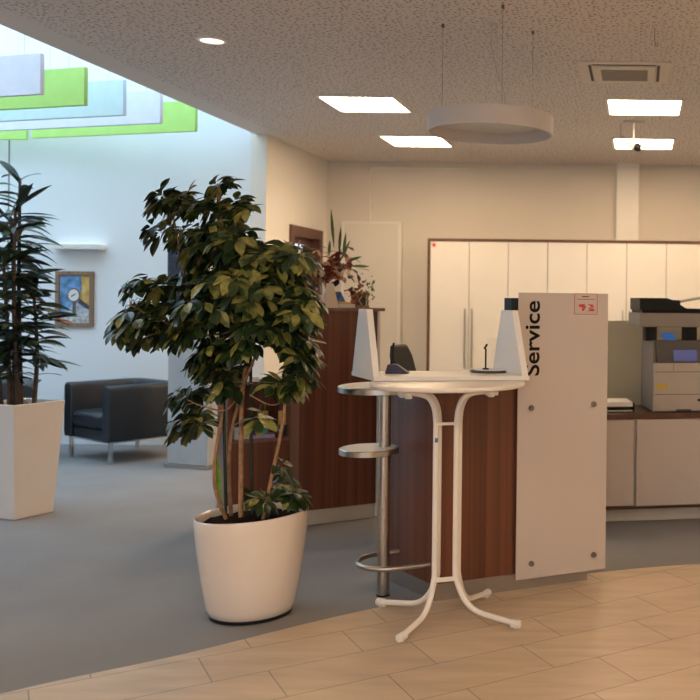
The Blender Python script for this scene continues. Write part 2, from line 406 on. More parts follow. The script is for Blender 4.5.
b = BM(); lathe(b, [(0, 0), (.035, 0), (.035, -.022), (0, -.022)], (a.x, a.y, H), 24); obj('canopy', b, M['ring_white'], t)

# air-conditioning cassette
ca = at_z(576.5, 60.5, H); cb = at_z(671.5, 61, H); cy0 = ca.y; cy1 = cy0+.62
x0, x1 = ca.x, cb.x; xm = (x0+x1)/2; ym = (cy0+cy1)/2
t = thing('air_conditioner', 'cream square air conditioning cassette set flush in the ceiling', 'air conditioner', (xm, ym, H))
b = BM(); box(b, x0, x1, cy0, cy1, H-.012, H); obj('housing', b, M['ac_white'], t, bev=.004)
b = BM()
for (a0, a1, b0, b1) in ((x0+.10, x1-.10, cy0+.055, cy0+.075), (x0+.10, x1-.10, cy1-.075, cy1-.055), (x0+.075, x0+.095, cy0+.07, cy1-.07), (x1-.095, x1-.075, cy0+.07, cy1-.07)):
    box(b, a0, a1, b0, b1, H-.0135, H-.012)
obj('air_slot', b, M['shadow_gap'], t)
b = BM(); box(b, x0+.105, x1-.105, cy0+.085, cy1-.085, H-.026, H-.012); obj('front_panel', b, M['ac_white'], t, bev=.004)
b = BM(); box(b, x0+.16, x1-.16, cy0+.15, cy1-.15, H-.0275, H-.026)
for k in range(9):
    yy = cy0+.165+k*(.29/8); box(b, x0+.16, x1-.16, yy-.003, yy+.003, H-.031, H-.0275)
obj('grille', b, M['vent_grey'], t)

# little ceiling spotlight
a = at_z(634, 121, H)
t = thing('ceiling_spotlight', 'small spotlight with black lens on a white rod from ceiling', 'spotlight', a)
b = BM(); box(b, a.x-.10, a.x+.10, a.y-.03, a.y+.03, H-.018, H); obj('track', b, M['ring_white'], t, bev=.003)
b = BM(); tube(b, [(a.x, a.y, H-.018), (a.x, a.y, H-.20)], .009, 10); obj('rod', b, M['white_powder'], t)
h0 = Vector((a.x-.09, a.y+.02, H-.195)); h1 = Vector((a.x+.06, a.y-.02, H-.25)); dd = (h1-h0)
b = BM(); tube(b, [h0, h0+dd*.3, h0+dd*.55, h0+dd*.72], [.010, .022, .030, .034], 16); obj('housing', b, M['white_powder'], t, smooth=True)
b = BM(); tube(b, [h0+dd*.70, h0+dd*.78, h1], [.036, .040, .034], 16); obj('lens', b, M['black_plastic'], t, smooth=True)
for (x, y, L, l) in ((655, 28, .11, 'short dark wire hook hanging from ceiling above the air conditioner'), (621, 124, .13, 'thin wire hook hanging from ceiling left of the little spotlight')):
    a = at_z(x, y, H); b = BM(); tube(b, smooth_path([(a.x, a.y, H), (a.x, a.y, H-L*.8), (a.x+.012, a.y, H-L), (a.x+.02, a.y, H-L*.85)], 4), .0025, 6)
    tag(obj('ceiling_hook', b, M['rope'], smooth=True), l, 'hook')

# skylight baffles
baf = [(40, 94, 6.58, 'white', 'lilac_white', 'white hanging baffle panel, front one under the skylight'),
       (84, 105, 7.08, 'lime', 'lime', 'lime green hanging baffle panel just behind the front white one'),
       (123, 115, 7.60, 'pale_blue', 'pale_blue', 'pale blue hanging baffle panel between the green and lilac-white ones'),
       (160, 123, 8.20, 'lilac', 'lilac_white', 'lilac-white hanging baffle panel second from the blue wall'),
       (195, 131, 8.80, 'lime', 'lime', 'lime green hanging baffle panel nearest the blue wall')]
BA = -.27
for i, (x, y, D, _, mk, lab) in enumerate(baf):
    e = at_d(x, y, D); fr = Fr(e.x, e.y, BA); L = 2.6
    if i == 4: L = 1.91
    if i == 3: L = 2.2
    zb = e.z
    t = thing('ceiling_baffle', lab, 'ceiling baffle', (e.x, e.y, zb), 'coloured baffles under the skylight')
    b = BM(); box(b, -L, 0, 0, .035, zb, zb+.285, fr); obj('panel', b, M[mk], t, bev=.003)
    for a_ in (-.16, -L+.2):
        b = BM(); c = fr.p(a_, .017, 0); tube(b, [(c.x, c.y, zb+.285), (c.x, c.y, 4.70)], .002, 6); obj('suspension_wire', b, M['cable_white'], t)
e = at_d(26, 139.5, 9.30)
fr = Fr(e.x, e.y, -.05); e_low = e.z
t = thing('ceiling_baffle', 'short lime green baffle end at the left edge, beside the nearest to the wall', 'ceiling baffle', e, 'coloured baffles under the skylight')
b = BM(); box(b, -1.6, 0, 0, .035, e.z, e.z+.285, fr); obj('panel', b, M['lime'], t, bev=.003)
b = BM(); c = fr.p(-.1, .017); tube(b, [(c.x, c.y, e.z+.285), (c.x, c.y, 4.7)], .002, 6); obj('suspension_wire', b, M['cable_white'], t)

# ============================== ATRIUM WALL THINGS ==============================
YW = 9.60
a = at_d(50, 245, YW-.1); c = at_d(101, 254, YW-.1)
t = thing('wall_uplight', 'wide white wall uplighter on the blue-lit wall above the framed picture', 'wall lamp', ((a.x+c.x)/2, YW, c.z))
zt = a.z-.02
b = BM(); box(b, a.x, c.x, YW-.16, YW, zt-.02, zt-.008); box(b, a.x, c.x, YW-.16, YW-.15, zt-.008, zt+.03); box(b, a.x, a.x+.01, YW-.15, YW, zt-.008, zt+.03); box(b, c.x-.01, c.x, YW-.15, YW, zt-.008, zt+.03)
obj('housing', b, M['white_powder'], t, bev=.003)
b = BM(); tube(b, [(a.x+.03, YW-.07, zt+.008), (c.x-.03, YW-.07, zt+.008)], .012, 10)
obj('light_tube', b, mat('uplight_tube', (.8, .9, 1), .5, emit=((.75, .9, 1), 1.5)), t)

def P(x, y): return at_d(x, y, YW-.03)
a = P(55, 271); c = P(92.5, 327)
t = thing('framed_picture', 'wood-framed picture of an old street clock against blue sky', 'picture', ((a.x+c.x)/2, YW, c.z))
fw = .04
b = BM()
box(b, a.x, c.x, YW-.03, YW, c.z, c.z+fw); box(b, a.x, c.x, YW-.03, YW, a.z-fw, a.z); box(b, a.x, a.x+fw, YW-.03, YW, c.z+fw, a.z-fw); box(b, c.x-fw, c.x, YW-.03, YW, c.z+fw, a.z-fw)
obj('frame', b, M['picture_wood'], t, bev=.003)
X0, X1, Z0, Z1 = a.x+fw, c.x-fw, c.z+fw, a.z-fw
def pic(name, pts, mk, dy):
    b = BM(); y = YW-.012-dy
    v0 = [(X0+(X1-X0)*u, y, Z0+(Z1-Z0)*w_) for u, w_ in pts]; v1 = [(p[0], y+.0008, p[2]) for p in v0]
    prism(b, v0, v1); return obj(name, b, mk, t)
sky = mat('print_sky', (.12, .27, .50), .4, noise=.9, scale=9)
pic('print', [(0, 0), (1, 0), (1, 1), (0, 1)], sky, 0)
pic('printed_house', [(.62, .45), (1, .35), (1, 1), (.70, 1), (.74, .7)], mat('print_ochre', (.62, .40, .12), .5, noise=.5, scale=14), .001)
pic('printed_town', [(0, 0), (1, 0), (1, .28), (.75, .32), (.6, .42), (.42, .40), (.3, .24), (0, .2)], mat('print_town', (.50, .52, .55), .5, noise=.5, scale=22), .002)
pic('printed_roofs', [(0, 0), (.45, 0), (.3, .06), (0, .09)], mat('print_roof', (.55, .20, .12), .5), .003)
pic('clock_post', [(.42, .12), (.56, .12), (.54, .5), (.44, .5)], mat('print_dark', (.10, .11, .13), .5), .004)
pic('clock_arm', [(.62, .42), (.98, .28), (.98, .36), (.66, .52)], mat('print_dark2', (.06, .05, .05), .5), .004)
circ = [(.47+.22*math.cos(k*math.pi/12), .58+.155*math.sin(k*math.pi/12)) for k in range(24)]
pic('clock_rim', circ, mat('print_rim', (.22, .13, .07), .5), .005)
circ = [(.47+.175*math.cos(k*math.pi/12), .58+.123*math.sin(k*math.pi/12)) for k in range(24)]
pic('clock_face', circ, mat('print_face', (.75, .76, .74), .5), .006)
pic('clock_hand', [(.46, .57), (.60, .625), (.47, .60)], M['black_ink'], .007)
pic('clock_hand', [(.48, .57), (.48, .60), (.38, .56), (.39, .54)], M['black_ink'], .007)

# armchairs
def armchair(label):
    t = thing('armchair', label, 'armchair', (0, 0, 0), 'blue-black leather armchairs in the lounge')
    Wd, Dp, zt, zb = .80, .72, .70, .20
    # wrap of arms and back: U-shaped shell with rounded outline, front = -y
    def ring(off, z):
        w, d = Wd/2-off, Dp-off
        pts = [(-w, 0)]
        r = .14-off*.5
        for k in range(7):
            a_ = math.pi+(-math.pi/2)*k/6
            pts.append((-w+r+r*math.cos(a_), d-r+r*math.sin(a_)))
        for k in range(7):
            a_ = math.pi/2-(math.pi/2)*k/6
            pts.append((w-r+r*math.cos(a_), d-r+r*math.sin(a_)))
        pts.append((w, 0)); return [Vector((x, y, z)) for x, y in pts]
    b = BM(); o_, i_ = ring(0, 0), ring(.13, 0); n = len(o_)
    i_[0].y = 0; i_[-1].y = 0
    lay = []
    for (ofs, z) in ((.015, zb), (0, zb+.05), (0, zt-.05), (.012, zt-.015), (.04, zt)):
        lay.append([b.verts.new((p.x, p.y, z)) for p in ring(ofs, 0)])
    for (ofs, z) in ((.09, zt), (.118, zt-.015), (.13, zt-.05), (.13, zb+.05), (.13, zb)):
        rr = ring(ofs, 0); rr[0].y = rr[-1].y = 0
        lay.append([b.verts.new((p.x, p.y, z)) for p in rr])
    for k in range(len(lay)):
        A, B = lay[k], lay[(k+1) % len(lay)]
        for i in range(n-1): b.faces.new([A[i], A[i+1], B[i+1], B[i]])
    b.faces.new([l[0] for l in lay]); b.faces.new([l[-1] for l in lay][::-1])
    obj('arm_and_back_shell', b, M['leather'], t, smooth=True, bev=.012, local=True)
    b = BM(); box(b, -Wd/2+.132, Wd/2-.132, .02, Dp-.132, zb, zb+.10); obj('seat_base', b, M['leather'], t, bev=.02, local=True)
    b = BM(); box(b, -Wd/2+.134, Wd/2-.134, -.005, Dp-.134, zb+.10, zb+.25); obj('seat_cushion', b, M['leather'], t, smooth=True, bev=.045, local=True)
    b = BM()
    for x in (-Wd/2+.04, Wd/2-.06): box(b, x, x+.02, .03, Dp-.05, zb-.015, zb)
    for y in (.03, Dp-.07): box(b, -Wd/2+.06, Wd/2-.06, y, y+.02, zb-.015, zb)
    obj('base_frame', b, M['chrome'], t, local=True)
    for sx in (-1, 1):
        for y in (.03, Dp-.07):
            b = BM(); x = sx*(Wd/2-.06); box(b, x-.015, x+.015, y, y+.03, 0, zb-.015); obj('leg', b, M['chrome'], t, bev=.003, local=True)
    return t
ch = armchair('blue-black leather tub armchair beside the grey stele')
fa = at_z(63, 457, 0); fb = at_z(109, 466, 0)
mid = (fa+fb)/2; ang = math.atan2(fb.y-fa.y, fb.x-fa.x)
ch.location = (mid.x, mid.y, 0); ch.rotation_euler.z = ang
ch2 = copy_tree(ch, label='blue-black leather armchair almost hidden behind the tall square planter')
ch2.location = (-5.80, 8.35, 0); ch2.rotation_euler.z = R(-150)+math.pi

# grey stele with screen
sa = at_z(167, 466.5, 0); sb = at_z(207, 469.5, 0)
fs = Fr(sa.x, sa.y, math.atan2(sb.y-sa.y, sb.x-sa.x)); wS = (sb-sa).length
t = thing('information_stele', 'pale grey upright information stele with dark screen behind the plant', 'information stand', sa)
b = BM(); box(b, 0, wS, 0, .26, .03, 2.04, fs); obj('body', b, M['stone_grey'], t, bev=.005)
b = BM(); box(b, -.02, wS+.02, -.02, .28, 0, .03, fs); obj('foot_plate', b, M['steel'], t)
b = BM(); box(b, .0, wS-.09, -.02, 0, 1.42, 2.0, fs); obj('screen', b, M['screen'], t, bev=.003)

# ============================== BACK CABINETS ==============================
YC = 10.88
def X(x, y=300, D=YC): return at_d(x, y, D).x
xs = [429.8, 468.8, 507.8, 547.3, 586.5, 626.3, 666, 705.5, 745]
ztop = at_d(640, 243.2, YC).z
labs = ['tall white two-door cupboard with a red star, leftmost in the back row', 'tall white two-door cupboard partly hidden by the glass service panel, second in the back row',
        'tall white two-door cupboard between the service panel and the printer', 'tall white two-door cupboard behind the printer, cut by the right edge']
for i in range(4):
    xa, xb, xc = X(xs[2*i]), X(xs[2*i+1]), X(xs[2*i+2])
    t = thing('tall_cupboard', labs[i], 'cupboard', ((xa+xc)/2, YC+.3, 0), 'tall white cupboards along the back wall')
    b = BM(); box(b, xa, xc, YC+.022, YB-.1, .0, ztop); obj('body', b, M['walnut_dark'], t)
    for (p, q_, s) in ((xa, xb, 1), (xb, xc, -1)):
        b = BM(); box(b, p+.003, q_-.003, YC, YC+.02, .10, ztop-.003); dr = obj('door', b, M['cab_white'], t, bev=.0015)
        if i == 1: continue
        hx = (q_-.04) if s == 1 else (p+.04)
        b = BM(); box(b, hx-.008, hx+.008, YC-.035, YC-.022, .72, 1.40)
        for zz in (.76, 1.36): box(b, hx-.006, hx+.006, YC-.022, YC, zz-.008, zz+.008)
        obj('handle', b, M['steel'], dr, bev=.002)
    if i == 0:
        s0 = at_d(434, 245, YC-.004)
        b = BM(); pts = []
        for k in range(10):
            r = .035 if k % 2 == 0 else .015
            pts.append((s0.x+r*math.sin(k*math.pi/5), YC-.003, s0.z+r*math.cos(k*math.pi/5)))
        prism(b, pts, [(p[0], YC-.001, p[2]) for p in pts]); tag(obj('star_sticker', b, mat('sticker_red', (.75, .03, .02), .5)), 'tiny red star sticker on the leftmost cupboard door', 'sticker')
xa, xz = X(xs[0]), X(xs[-1])
b = BM(); box(b, xa-.03, xa-.001, YC-.01, YB-.08, 0, ztop+.03); box(b, xa-.001, xz, YC-.01, YB-.08, ztop+.001, ztop+.03)
tag(obj('cupboard_surround', b, M['brown_trim']), 'thin brown wood surround framing the white cupboards', 'cupboard surround')

# ============================== SERVICE COUNTER ==============================
A0 = R(28)
fc = Fr(-1.019, 4.73, A0)
t = thing('service_counter', 'walnut service counter with white top slab, behind the bistro table', 'counter', fc.p(.3, .3, 0))
def poly(bm, ab, z0, z1, f=fc): prism(bm, [f.p(a, b_, z0) for a, b_ in ab], [f.p(a, b_, z1) for a, b_ in ab])
b = BM(); poly(b, [(0, 0), (.86, 0), (.86, .56), (-.14, .56)], .09, 1.10); obj('body', b, M['walnut'], t, bev=.002)
b = BM(); poly(b, [(.02, .02), (.86, .02), (.86, .54), (-.115, .54)], 0, .09); obj('plinth', b, M['plinth'], t)
zS = 1.148
cFL, cBL, cFR = at_z(374, 377, zS), at_z(351.5, 371.3, zS), at_z(529.5, 376.0, zS)
cBR = cFR+(cBL-cFL)
b = BM(); prism(b, [p-Vector((0, 0, .020)) for p in (cFL, cFR, cBR, cBL)], [cFL, cFR, cBR, cBL]); obj('top_slab', b, M['white_lacquer'], t, bev=.002)
b = BM(); poly(b, [(.04, .04), (.80, .04), (.80, .34), (-.02, .34)], 1.10, zS-.020); obj('spacer', b, M['white_lacquer'], t)
def fin(front, back, wd, cap):
    d_ = (back-front); u_ = (cFR-cFL).normalized()*wd; b = BM()
    def q(w, z, k): return front+d_*w+u_*k+Vector((0, 0, z))
    hexa(b, [q(.03, 0, 0), q(.03, 0, 1), q(.97, 0, 1), q(.97, 0, 0)], [q(.36, .314, 0), q(.36, .314, 1), q(.70, .314, 1), q(.70, .314, 0)])
    f_ = obj('side_fin', b, M['white_lacquer'], t, bev=.002)
    if cap:
        b = BM(); hexa(b, [q(.36, .314, -.05), q(.36, .314, 1.05), q(.60, .314, 1.05), q(.60, .314, -.05)], [q(.36, .375, -.05), q(.36, .375, 1.05), q(.60, .375, 1.05), q(.60, .375, -.05)]); obj('cap', b, M['black_plastic'], f_, bev=.002)
fin(cFL, cBL, .03, False); uu = (cFR-cFL).normalized()
fin(cFR-uu*.03, cBR-uu*.03, .03, True)
# painted glass sign panel on stand-offs
pa, pb = .430, .943
t = thing('service_panel', 'tall grey-white glass panel lettered Service on the counter front', 'sign panel', fc.p((pa+pb)/2, -.026, .073))
b = BM(); box(b, pa, pb, -.030, -.022, .064, 1.552, fc); panel = obj('glass', b, M['panel_glass'], t, bev=.001)
def onpanel(x, y):
    a, bb = lv(x, y); o = fc.p(0, -.030); k = a/F
    s = (k*o.y-o.x)/(fc.u.x-k*fc.u.y); D = o.y+s*fc.u.y
    return s, HC-bb/F*D
for (x, y) in ((531, 408), (593.5, 404), (531, 563.5), (593.5, 554.5)):
    s, z = onpanel(x, y); c0 = fc.p(s, 0, z); nn = -fc.v
    b = BM(); tube(b, [c0, c0+nn*.042], .014, 20); obj('standoff_bolt', b, M['bolt'], t)
s0, z0 = onpanel(538.8, 375.5); s1, z1 = onpanel(541, 301)
cu = bpy.data.curves.new('lettering', 'FONT'); cu.body = 'Service'; cu.size = 1; cu.extrude = .004; cu.offset = .016
to = bpy.data.objects.new('lettering_tmp', cu); col.objects.link(to)
dg = bpy.context.evaluated_depsgraph_get(); me = bpy.data.meshes.new_from_object(to.evaluated_get(dg)); bpy.data.objects.remove(to)
w_ = max(v.co.x for v in me.vertices)-min(v.co.x for v in me.vertices); mnx = min(v.co.x for v in me.vertices)
sc = (z1-z0)/w_
for v_ in me.vertices:
    p_ = fc.p(s0, -.0305, z0)+Vector((0, 0, 1))*(v_.co.x-mnx)*sc-fc.u*v_.co.y*sc*.86-fc.v*v_.co.z*.3
    v_.co = p_-t.location
me.materials.clear(); me.materials.append(M['black_ink'])
lo = bpy.data.objects.new('lettering', me); col.objects.link(lo); lo.parent = t; lo['label'] = 'black vertical word Service'
# notice sheet
s0, z0 = onpanel(574, 314.5); s1, z1 = onpanel(597.5, 293.8)
t = thing('notice_sheet', 'small pink notice with red border stuck on the glass panel corner', 'notice', fc.p((s0+s1)/2, -.031, z0))
b = BM(); box(b, s0, s1, -.0315, -.0302, z0, z1, fc); obj('sheet', b, mat('notice_pink', (.58, .47, .45), .5), t)
b = BM(); e_ = .003
for (a_, b_, c_, d_) in ((s0, s1, z0, z0+e_), (s0, s1, z1-e_, z1), (s0, s0+e_, z0, z1), (s1-e_, s1, z0, z1)): box(b, a_, b_, -.0320, -.0315, c_, d_, fc)
obj('border', b, mat('notice_red', (.45, .12, .10), .5), t)
b = BM(); ws, hs = s1-s0, z1-z0
box(b, s0+ws*.33, s0+ws*.62, -.0320, -.0315, z0+hs*.84, z0+hs*.88, fc); obj('heading', b, M['black_ink'], t)
b = BM(); box(b, s0+ws*.12, s0+ws*.88, -.0320, -.0315, z0+hs*.71, z0+hs*.745, fc); obj('text_line', b, mat('notice_grey', (.25, .17, .17), .5), t)
b = BM()
def q2(pts): prism(b, [fc.p(s0+ws*u, -.0322, z0+hs*w2) for u, w2 in pts], [fc.p(s0+ws*u, -.0315, z0+hs*w2) for u, w2 in pts])
q2([(.17, .48), (.46, .50), (.42, .36), (.43, .17), (.33, .17), (.34, .36), (.24, .34)]); q2([(.56, .50), (.80, .48), (.84, .34), (.74, .31), (.70, .40)]); q2([(.55, .16), (.85, .16), (.86, .28), (.72, .28), (.66, .24)])
obj('red_figures', b, M['red_print'], t)
b = BM()
def q3(pts): q2(pts)
q2([(.44, .44), (.49, .40), (.46, .25), (.44, .25)]); q2([(.62, .30), (.68, .34), (.72, .28), (.66, .27)])
obj('dark_marks', b, M['black_ink'], t)

# ---- foot rail, steel post, discs: one side shelf stand ----
po = at_z(383, 595, 0)
t = thing('side_shelf_post', 'steel post with two round shelves and foot rail beside the counter', 'shelf stand', (po.x, po.y, 0))
b = BM(); tube(b, [(po.x, po.y, .006), (po.x, po.y, 1.042)], .031, 32); obj('post', b, M['steel'], t, smooth=True)
b = BM(); lathe(b, [(0, 0), (.034, 0), (.034, .006), (0, .006)], (po.x, po.y, 0), 32); obj('foot_cap', b, M['black_plastic'], t)
def disc(c, r, z, nm):
    b = BM(); lathe(b, [(0, -.03), (r-.004, -.03), (r, -.028), (r, -.003), (r-.003, 0), (r-.012, 0)], (c[0], c[1], z), 64)
    o = obj(nm, b, M['steel'], t, smooth=True)
    b = BM(); lathe(b, [(r-.012, -.002), (r-.012, .002), (0, .002)], (c[0], c[1], z), 64); obj('surface', b, M['table_white'], o, smooth=True)
dc = (po.x+.002, po.y-.02); disc(dc, .228, 1.072, 'upper_shelf')
disc((po.x-.07, po.y-.03), .148, .757, 'lower_shelf')
fl = Fr(-1.019, 4.73, A0+math.pi/2)   # along the counter's left face
pts = [fl.p(.03, 0, .185)]; cd = .17; r = .155; ca_ = .185
pts = [fl.p(ca_-r, -.02, .185), fl.p(ca_-r, .08, .185)]
for k in range(13):
    th = -math.pi/2+math.pi*k/12
    pts.append(fl.p(ca_+r*math.sin(th), cd+r*math.cos(th), .185))
pts += [fl.p(ca_+r, .08, .185), fl.p(ca_+r, -.06, .185)]
b = BM(); tube(b, pts, .0125, 14); obj('foot_rail', b, M['steel'], t, smooth=True)

# ---- bistro folding table ----
tx, ty = -.90, 4.485
ft = Fr(tx, ty, R(20))
t = thing('bistro_table', 'white round folding bistro table with crossed tubular legs', 'table', (tx, ty, 0))
zT = 1.127
b = BM(); lathe(b, [(0, -.024), (.345, -.024), (.356, -.019), (.360, -.010), (.357, -.002), (.350, 0), (0, 0)], (tx, ty, zT), 80); obj('table_top', b, M['table_white'], t, smooth=True)
for sx, sy, fx, fy in ((-1, 1, 381, 606.5), (-1, -1, 401.5, 641.5), (1, -1, 516, 628.5), (1, 1, 486.5, 597.5)):
    foot = at_z(fx, fy, .0); vt = ft.p(sx*.048+sy*.010, sy*.020)
    def g(k, z): 
        q = vt.lerp(foot, k); return Vector((q.x, q.y, z))
    p_ = smooth_path([g(1, .022), g(.75, .034), g(.48, .047), g(.34, .060), g(.22, .085), g(.10, .135), g(0, .215)], 4)
    p_ += [Vector((vt.x, vt.y, z)) for z in (.4, .7, .9)]
    o_ = ft.u*sx
    p_ += smooth_path([vt+Vector((0, 0, .93)), vt+o_*.008+Vector((0, 0, 1.00)), vt+o_*.035+Vector((0, 0, 1.052)), vt+o_*.085+Vector((0, 0, 1.072)), vt+o_*.16+Vector((0, 0, 1.078))], 4)
    b = BM(); tube(b, p_, .0135, 14); lg = obj('leg', b, M['white_powder'], t, smooth=True)
    b = BM(); d_ = (Vector((foot.x, foot.y, 0))-Vector((vt.x, vt.y, 0))).normalized(); c_ = Vector((foot.x, foot.y, .021))
    tube(b, [c_-d_*.024, c_+d_*.022], .0195, 16); tube(b, [Vector((foot.x, foot.y, 0)), Vector((foot.x, foot.y, .02))], .014, 12)
    obj('foot_cap', b, M['white_powder'], lg, smooth=True, bev=.003)
for z, h in ((.93, .014), (.20, .022)):
    b = BM(); box(b, -.055, .055, -.034, -.026, z-h/2, z+h/2, ft); obj('cross_plate', b, M['white_powder'], t, bev=.002)
for sx in (-1, 1):
    b = BM(); box(b, sx*.20-.03, sx*.20+.03, -.05, .05, 1.058, 1.097, ft); obj('top_bracket', b, M['white_powder'], t, bev=.006)
    b = BM(); c_ = ft.p(sx*.19, -.065, 1.055); tube(b, [c_, c_+ft.u*.0+Vector((0, 0, .026))], .016, 16); obj('catch_knob', b, M['white_powder'], t, smooth=True)
b = BM(); box(b, -.065, -.051, -.0365, -.0330, .845, .865, ft); obj('sticker', b, M['blue_print'], t)

# ---- things on the counter top ----
pc = at_z(397, 373.5, zS)
fp = Fr(pc.x, pc.y, R(8))
t = thing('pen_stand', 'navy blue pen stand with upright black pen near the left fin', 'pen holder', (pc.x, pc.y, zS))
b = BM(); hexa(b, [fp.p(-.055, -.03, zS), fp.p(.06, -.03, zS), fp.p(.06, .05, zS), fp.p(-.055, .05, zS)], [fp.p(-.045, -.015, zS+.045), fp.p(.0, -.015, zS+.045), fp.p(.0, .04, zS+.045), fp.p(-.045, .04, zS+.045)])
obj('base', b, M['navy'], t, bev=.006)
b = BM(); tube(b, [fp.p(-.03, .01, zS+.04), fp.p(-.018, .012, zS+.15)], .0055, 8); obj('pen', b, M['black_plastic'], t)
pc = at_z(490, 372.5, zS)
t = thing('pen_tray', 'flat dark oval pen tray with a black upright pen near the right fin', 'pen tray', (pc.x, pc.y, zS))
b = BM(); lathe(b, [(0, 0), (.095, 0), (.105, .006), (.10, .012), (0, .012)], (0, 0, 0), 48)
for v_ in b.verts: v_.co = Vector((pc.x+v_.co.x*1.0, pc.y+.02+v_.co.y*.8, zS+v_.co.z))
obj('tray', b, M['dark_grey'], t, smooth=True)
b = BM(); lathe(b, [(0, .012), (.082, .012), (.080, .015), (0, .015)], (0, 0, 0), 48)
for v_ in b.verts: v_.co = Vector((pc.x+v_.co.x*1.0, pc.y+.02+v_.co.y*.8, zS+v_.co.z))
obj('paper_inlay', b, M['paper'], t, smooth=True)
b = BM(); px_ = pc.x-.022; tube(b, [(px_, pc.y, zS+.014), (px_, pc.y, zS+.022)], .016, 16); tube(b, [(px_, pc.y, zS+.02), (px_, pc.y, zS+.12)], .0045, 8); tube(b, [(px_-.008, pc.y, zS+.118), (px_+.006, pc.y, zS+.142)], .0055, 8)
obj('pen', b, M['black_plastic'], t)
hc = at_z(489, 372.5, zS)
t = thing('leaflet_holder', 'clear acrylic leaflet holder behind the oval pen tray', 'leaflet holder', (hc.x, hc.y+.06, zS))
b = BM(); hexa(b, [(hc.x-.03, hc.y+.09, zS), (hc.x+.04, hc.y+.09, zS), (hc.x+.04, hc.y+.094, zS), (hc.x-.03, hc.y+.094, zS)], [(hc.x-.03, hc.y+.12, zS+.17), (hc.x+.04, hc.y+.12, zS+.17), (hc.x+.04, hc.y+.124, zS+.17), (hc.x-.03, hc.y+.124, zS+.17)])
box(b, hc.x-.03, hc.x+.04, hc.y+.06, hc.y+.095, zS, zS+.004); obj('holder', b, M['clear'], t)

# ---- office chair behind counter ----
oc = at_d(404, 360, 6.35)
t = thing('office_chair', 'black office chair whose backrest rises behind the counter', 'chair', (oc.x, oc.y, 0))
ox, oy = oc.x, oc.y
b = BM()
bp = [(-.22, .55), (.22, .55), (.23, .9), (.20, 1.16), (.14, 1.235), (-.14, 1.235), (-.20, 1.16), (-.23, .9)]
fo = Fr(ox, oy, R(72))
prism(b, [fo.p(x*.62-.02, -.05+(z-1.0)*.28, z-.03) for x, z in bp], [fo.p(x*.62-.02, -.02+(z-1.0)*.28, z-.03) for x, z in bp]); obj('backrest', b, M['black_plastic'], t, bev=.015)
b = BM(); box(b, -.22, .22, -.46, -.02, .45, .53, fo); obj('seat', b, M['black_plastic'], t, bev=.03)
b = BM(); tube(b, [fo.p(0, -.24, .09), fo.p(0, -.24, .45)], .025, 16); obj('column', b, M['chrome'], t)
b = BM(); tube(b, [fo.p(0, -.2, .47), fo.p(0, .04, .48), fo.p(0, .05, .7)], .016, 10); obj('back_bracket', b, M['black_plastic'], t)
for k in range(5):
    a_ = 2*math.pi*k/5; d_ = Vector((math.cos(a_), math.sin(a_), 0)); c_ = fo.p(0, -.24, .09)
    b = BM(); tube(b, [c_, c_+d_*.27-Vector((0, 0, .03))], [.02, .012], 8); ar = obj('base_arm', b, M['black_plastic'], t)
    b = BM(); e_ = c_+d_*.27; s_ = d_.cross(Vector((0, 0, 1))); tube(b, [Vector((e_.x, e_.y, .027))-s_*.02, Vector((e_.x, e_.y, .027))+s_*.02], .027, 14); obj('castor', b, M['black_plastic'], ar)

# ============================== TALL WALNUT COUNTER + LOW SHELF ==============================
A1 = R(33)
q0 = at_z(307, 525.7, 0)
fk = Fr(q0.x, q0.y, A1)
rt = at_z(375, 517.4, 0); L1 = (rt-fk.o).dot(fk.u)
zK = 1.445
t = thing('tall_counter', 'tall walnut counter carrying the flower arrangement', 'counter', fk.p(L1/2, .2, 0))
b = BM(); box(b, -.05, L1, .0, .42, .10, zK-.022, fk); obj('body', b, M['walnut'], t, bev=.002)
b = BM(); box(b, -.03, L1-.01, .012, .40, 0, .10, fk); obj('plinth', b, M['plinth_light'], t)
b = BM(); box(b, -.06, L1+.045, -.02, .45, zK-.022, zK, fk); obj('top', b, M['walnut_edge'], t, bev=.002)
b = BM(); box(b, L1, L1+.03, .03, .42, .0, zK-.024, fk); obj('end_panel', b, M['white_lacquer'], t)
# low open shelf unit, left of it
zl = .965; zs = .59
def sh(x):
    a_, _ = lv(x, 440); k = a_/F; o = fk.p(0, .04)
    return (k*o.y-o.x)/(fk.u.x-k*fk.u.y)
SHL = sh(226.5)
t = thing('shelf_unit', 'low open walnut shelf unit behind the potted plant', 'shelf unit', fk.p(-.25, .2, 0))
x0_, x1_ = SHL, -.055
b = BM(); box(b, x0_, x0_+.022, .02, .38, 0, zl-.02, fk); obj('side_panel', b, M['walnut'], t)
b = BM(); box(b, x1_-.055, x1_, .0, .38, 0, zl-.02, fk); obj('side_panel', b, M['walnut_edge'], t)
b = BM(); box(b, x0_, x1_, .02, .38, zl-.02, zl, fk); obj('top', b, M['walnut'], t)
b = BM(); box(b, x0_+.022, x1_-.055, .33, .35, .0, zl-.02, fk); obj('back_panel', b, M['walnut'], t)
b = BM(); box(b, x0_+.022, x1_-.055, .03, .33, zs-.02, zs, fk); obj('shelf', b, M['walnut_edge'], t)
b = BM(); box(b, x0_+.022, x1_-.055, .04, .06, .0, zs-.02, fk); obj('front_panel', b, M['walnut'], t)
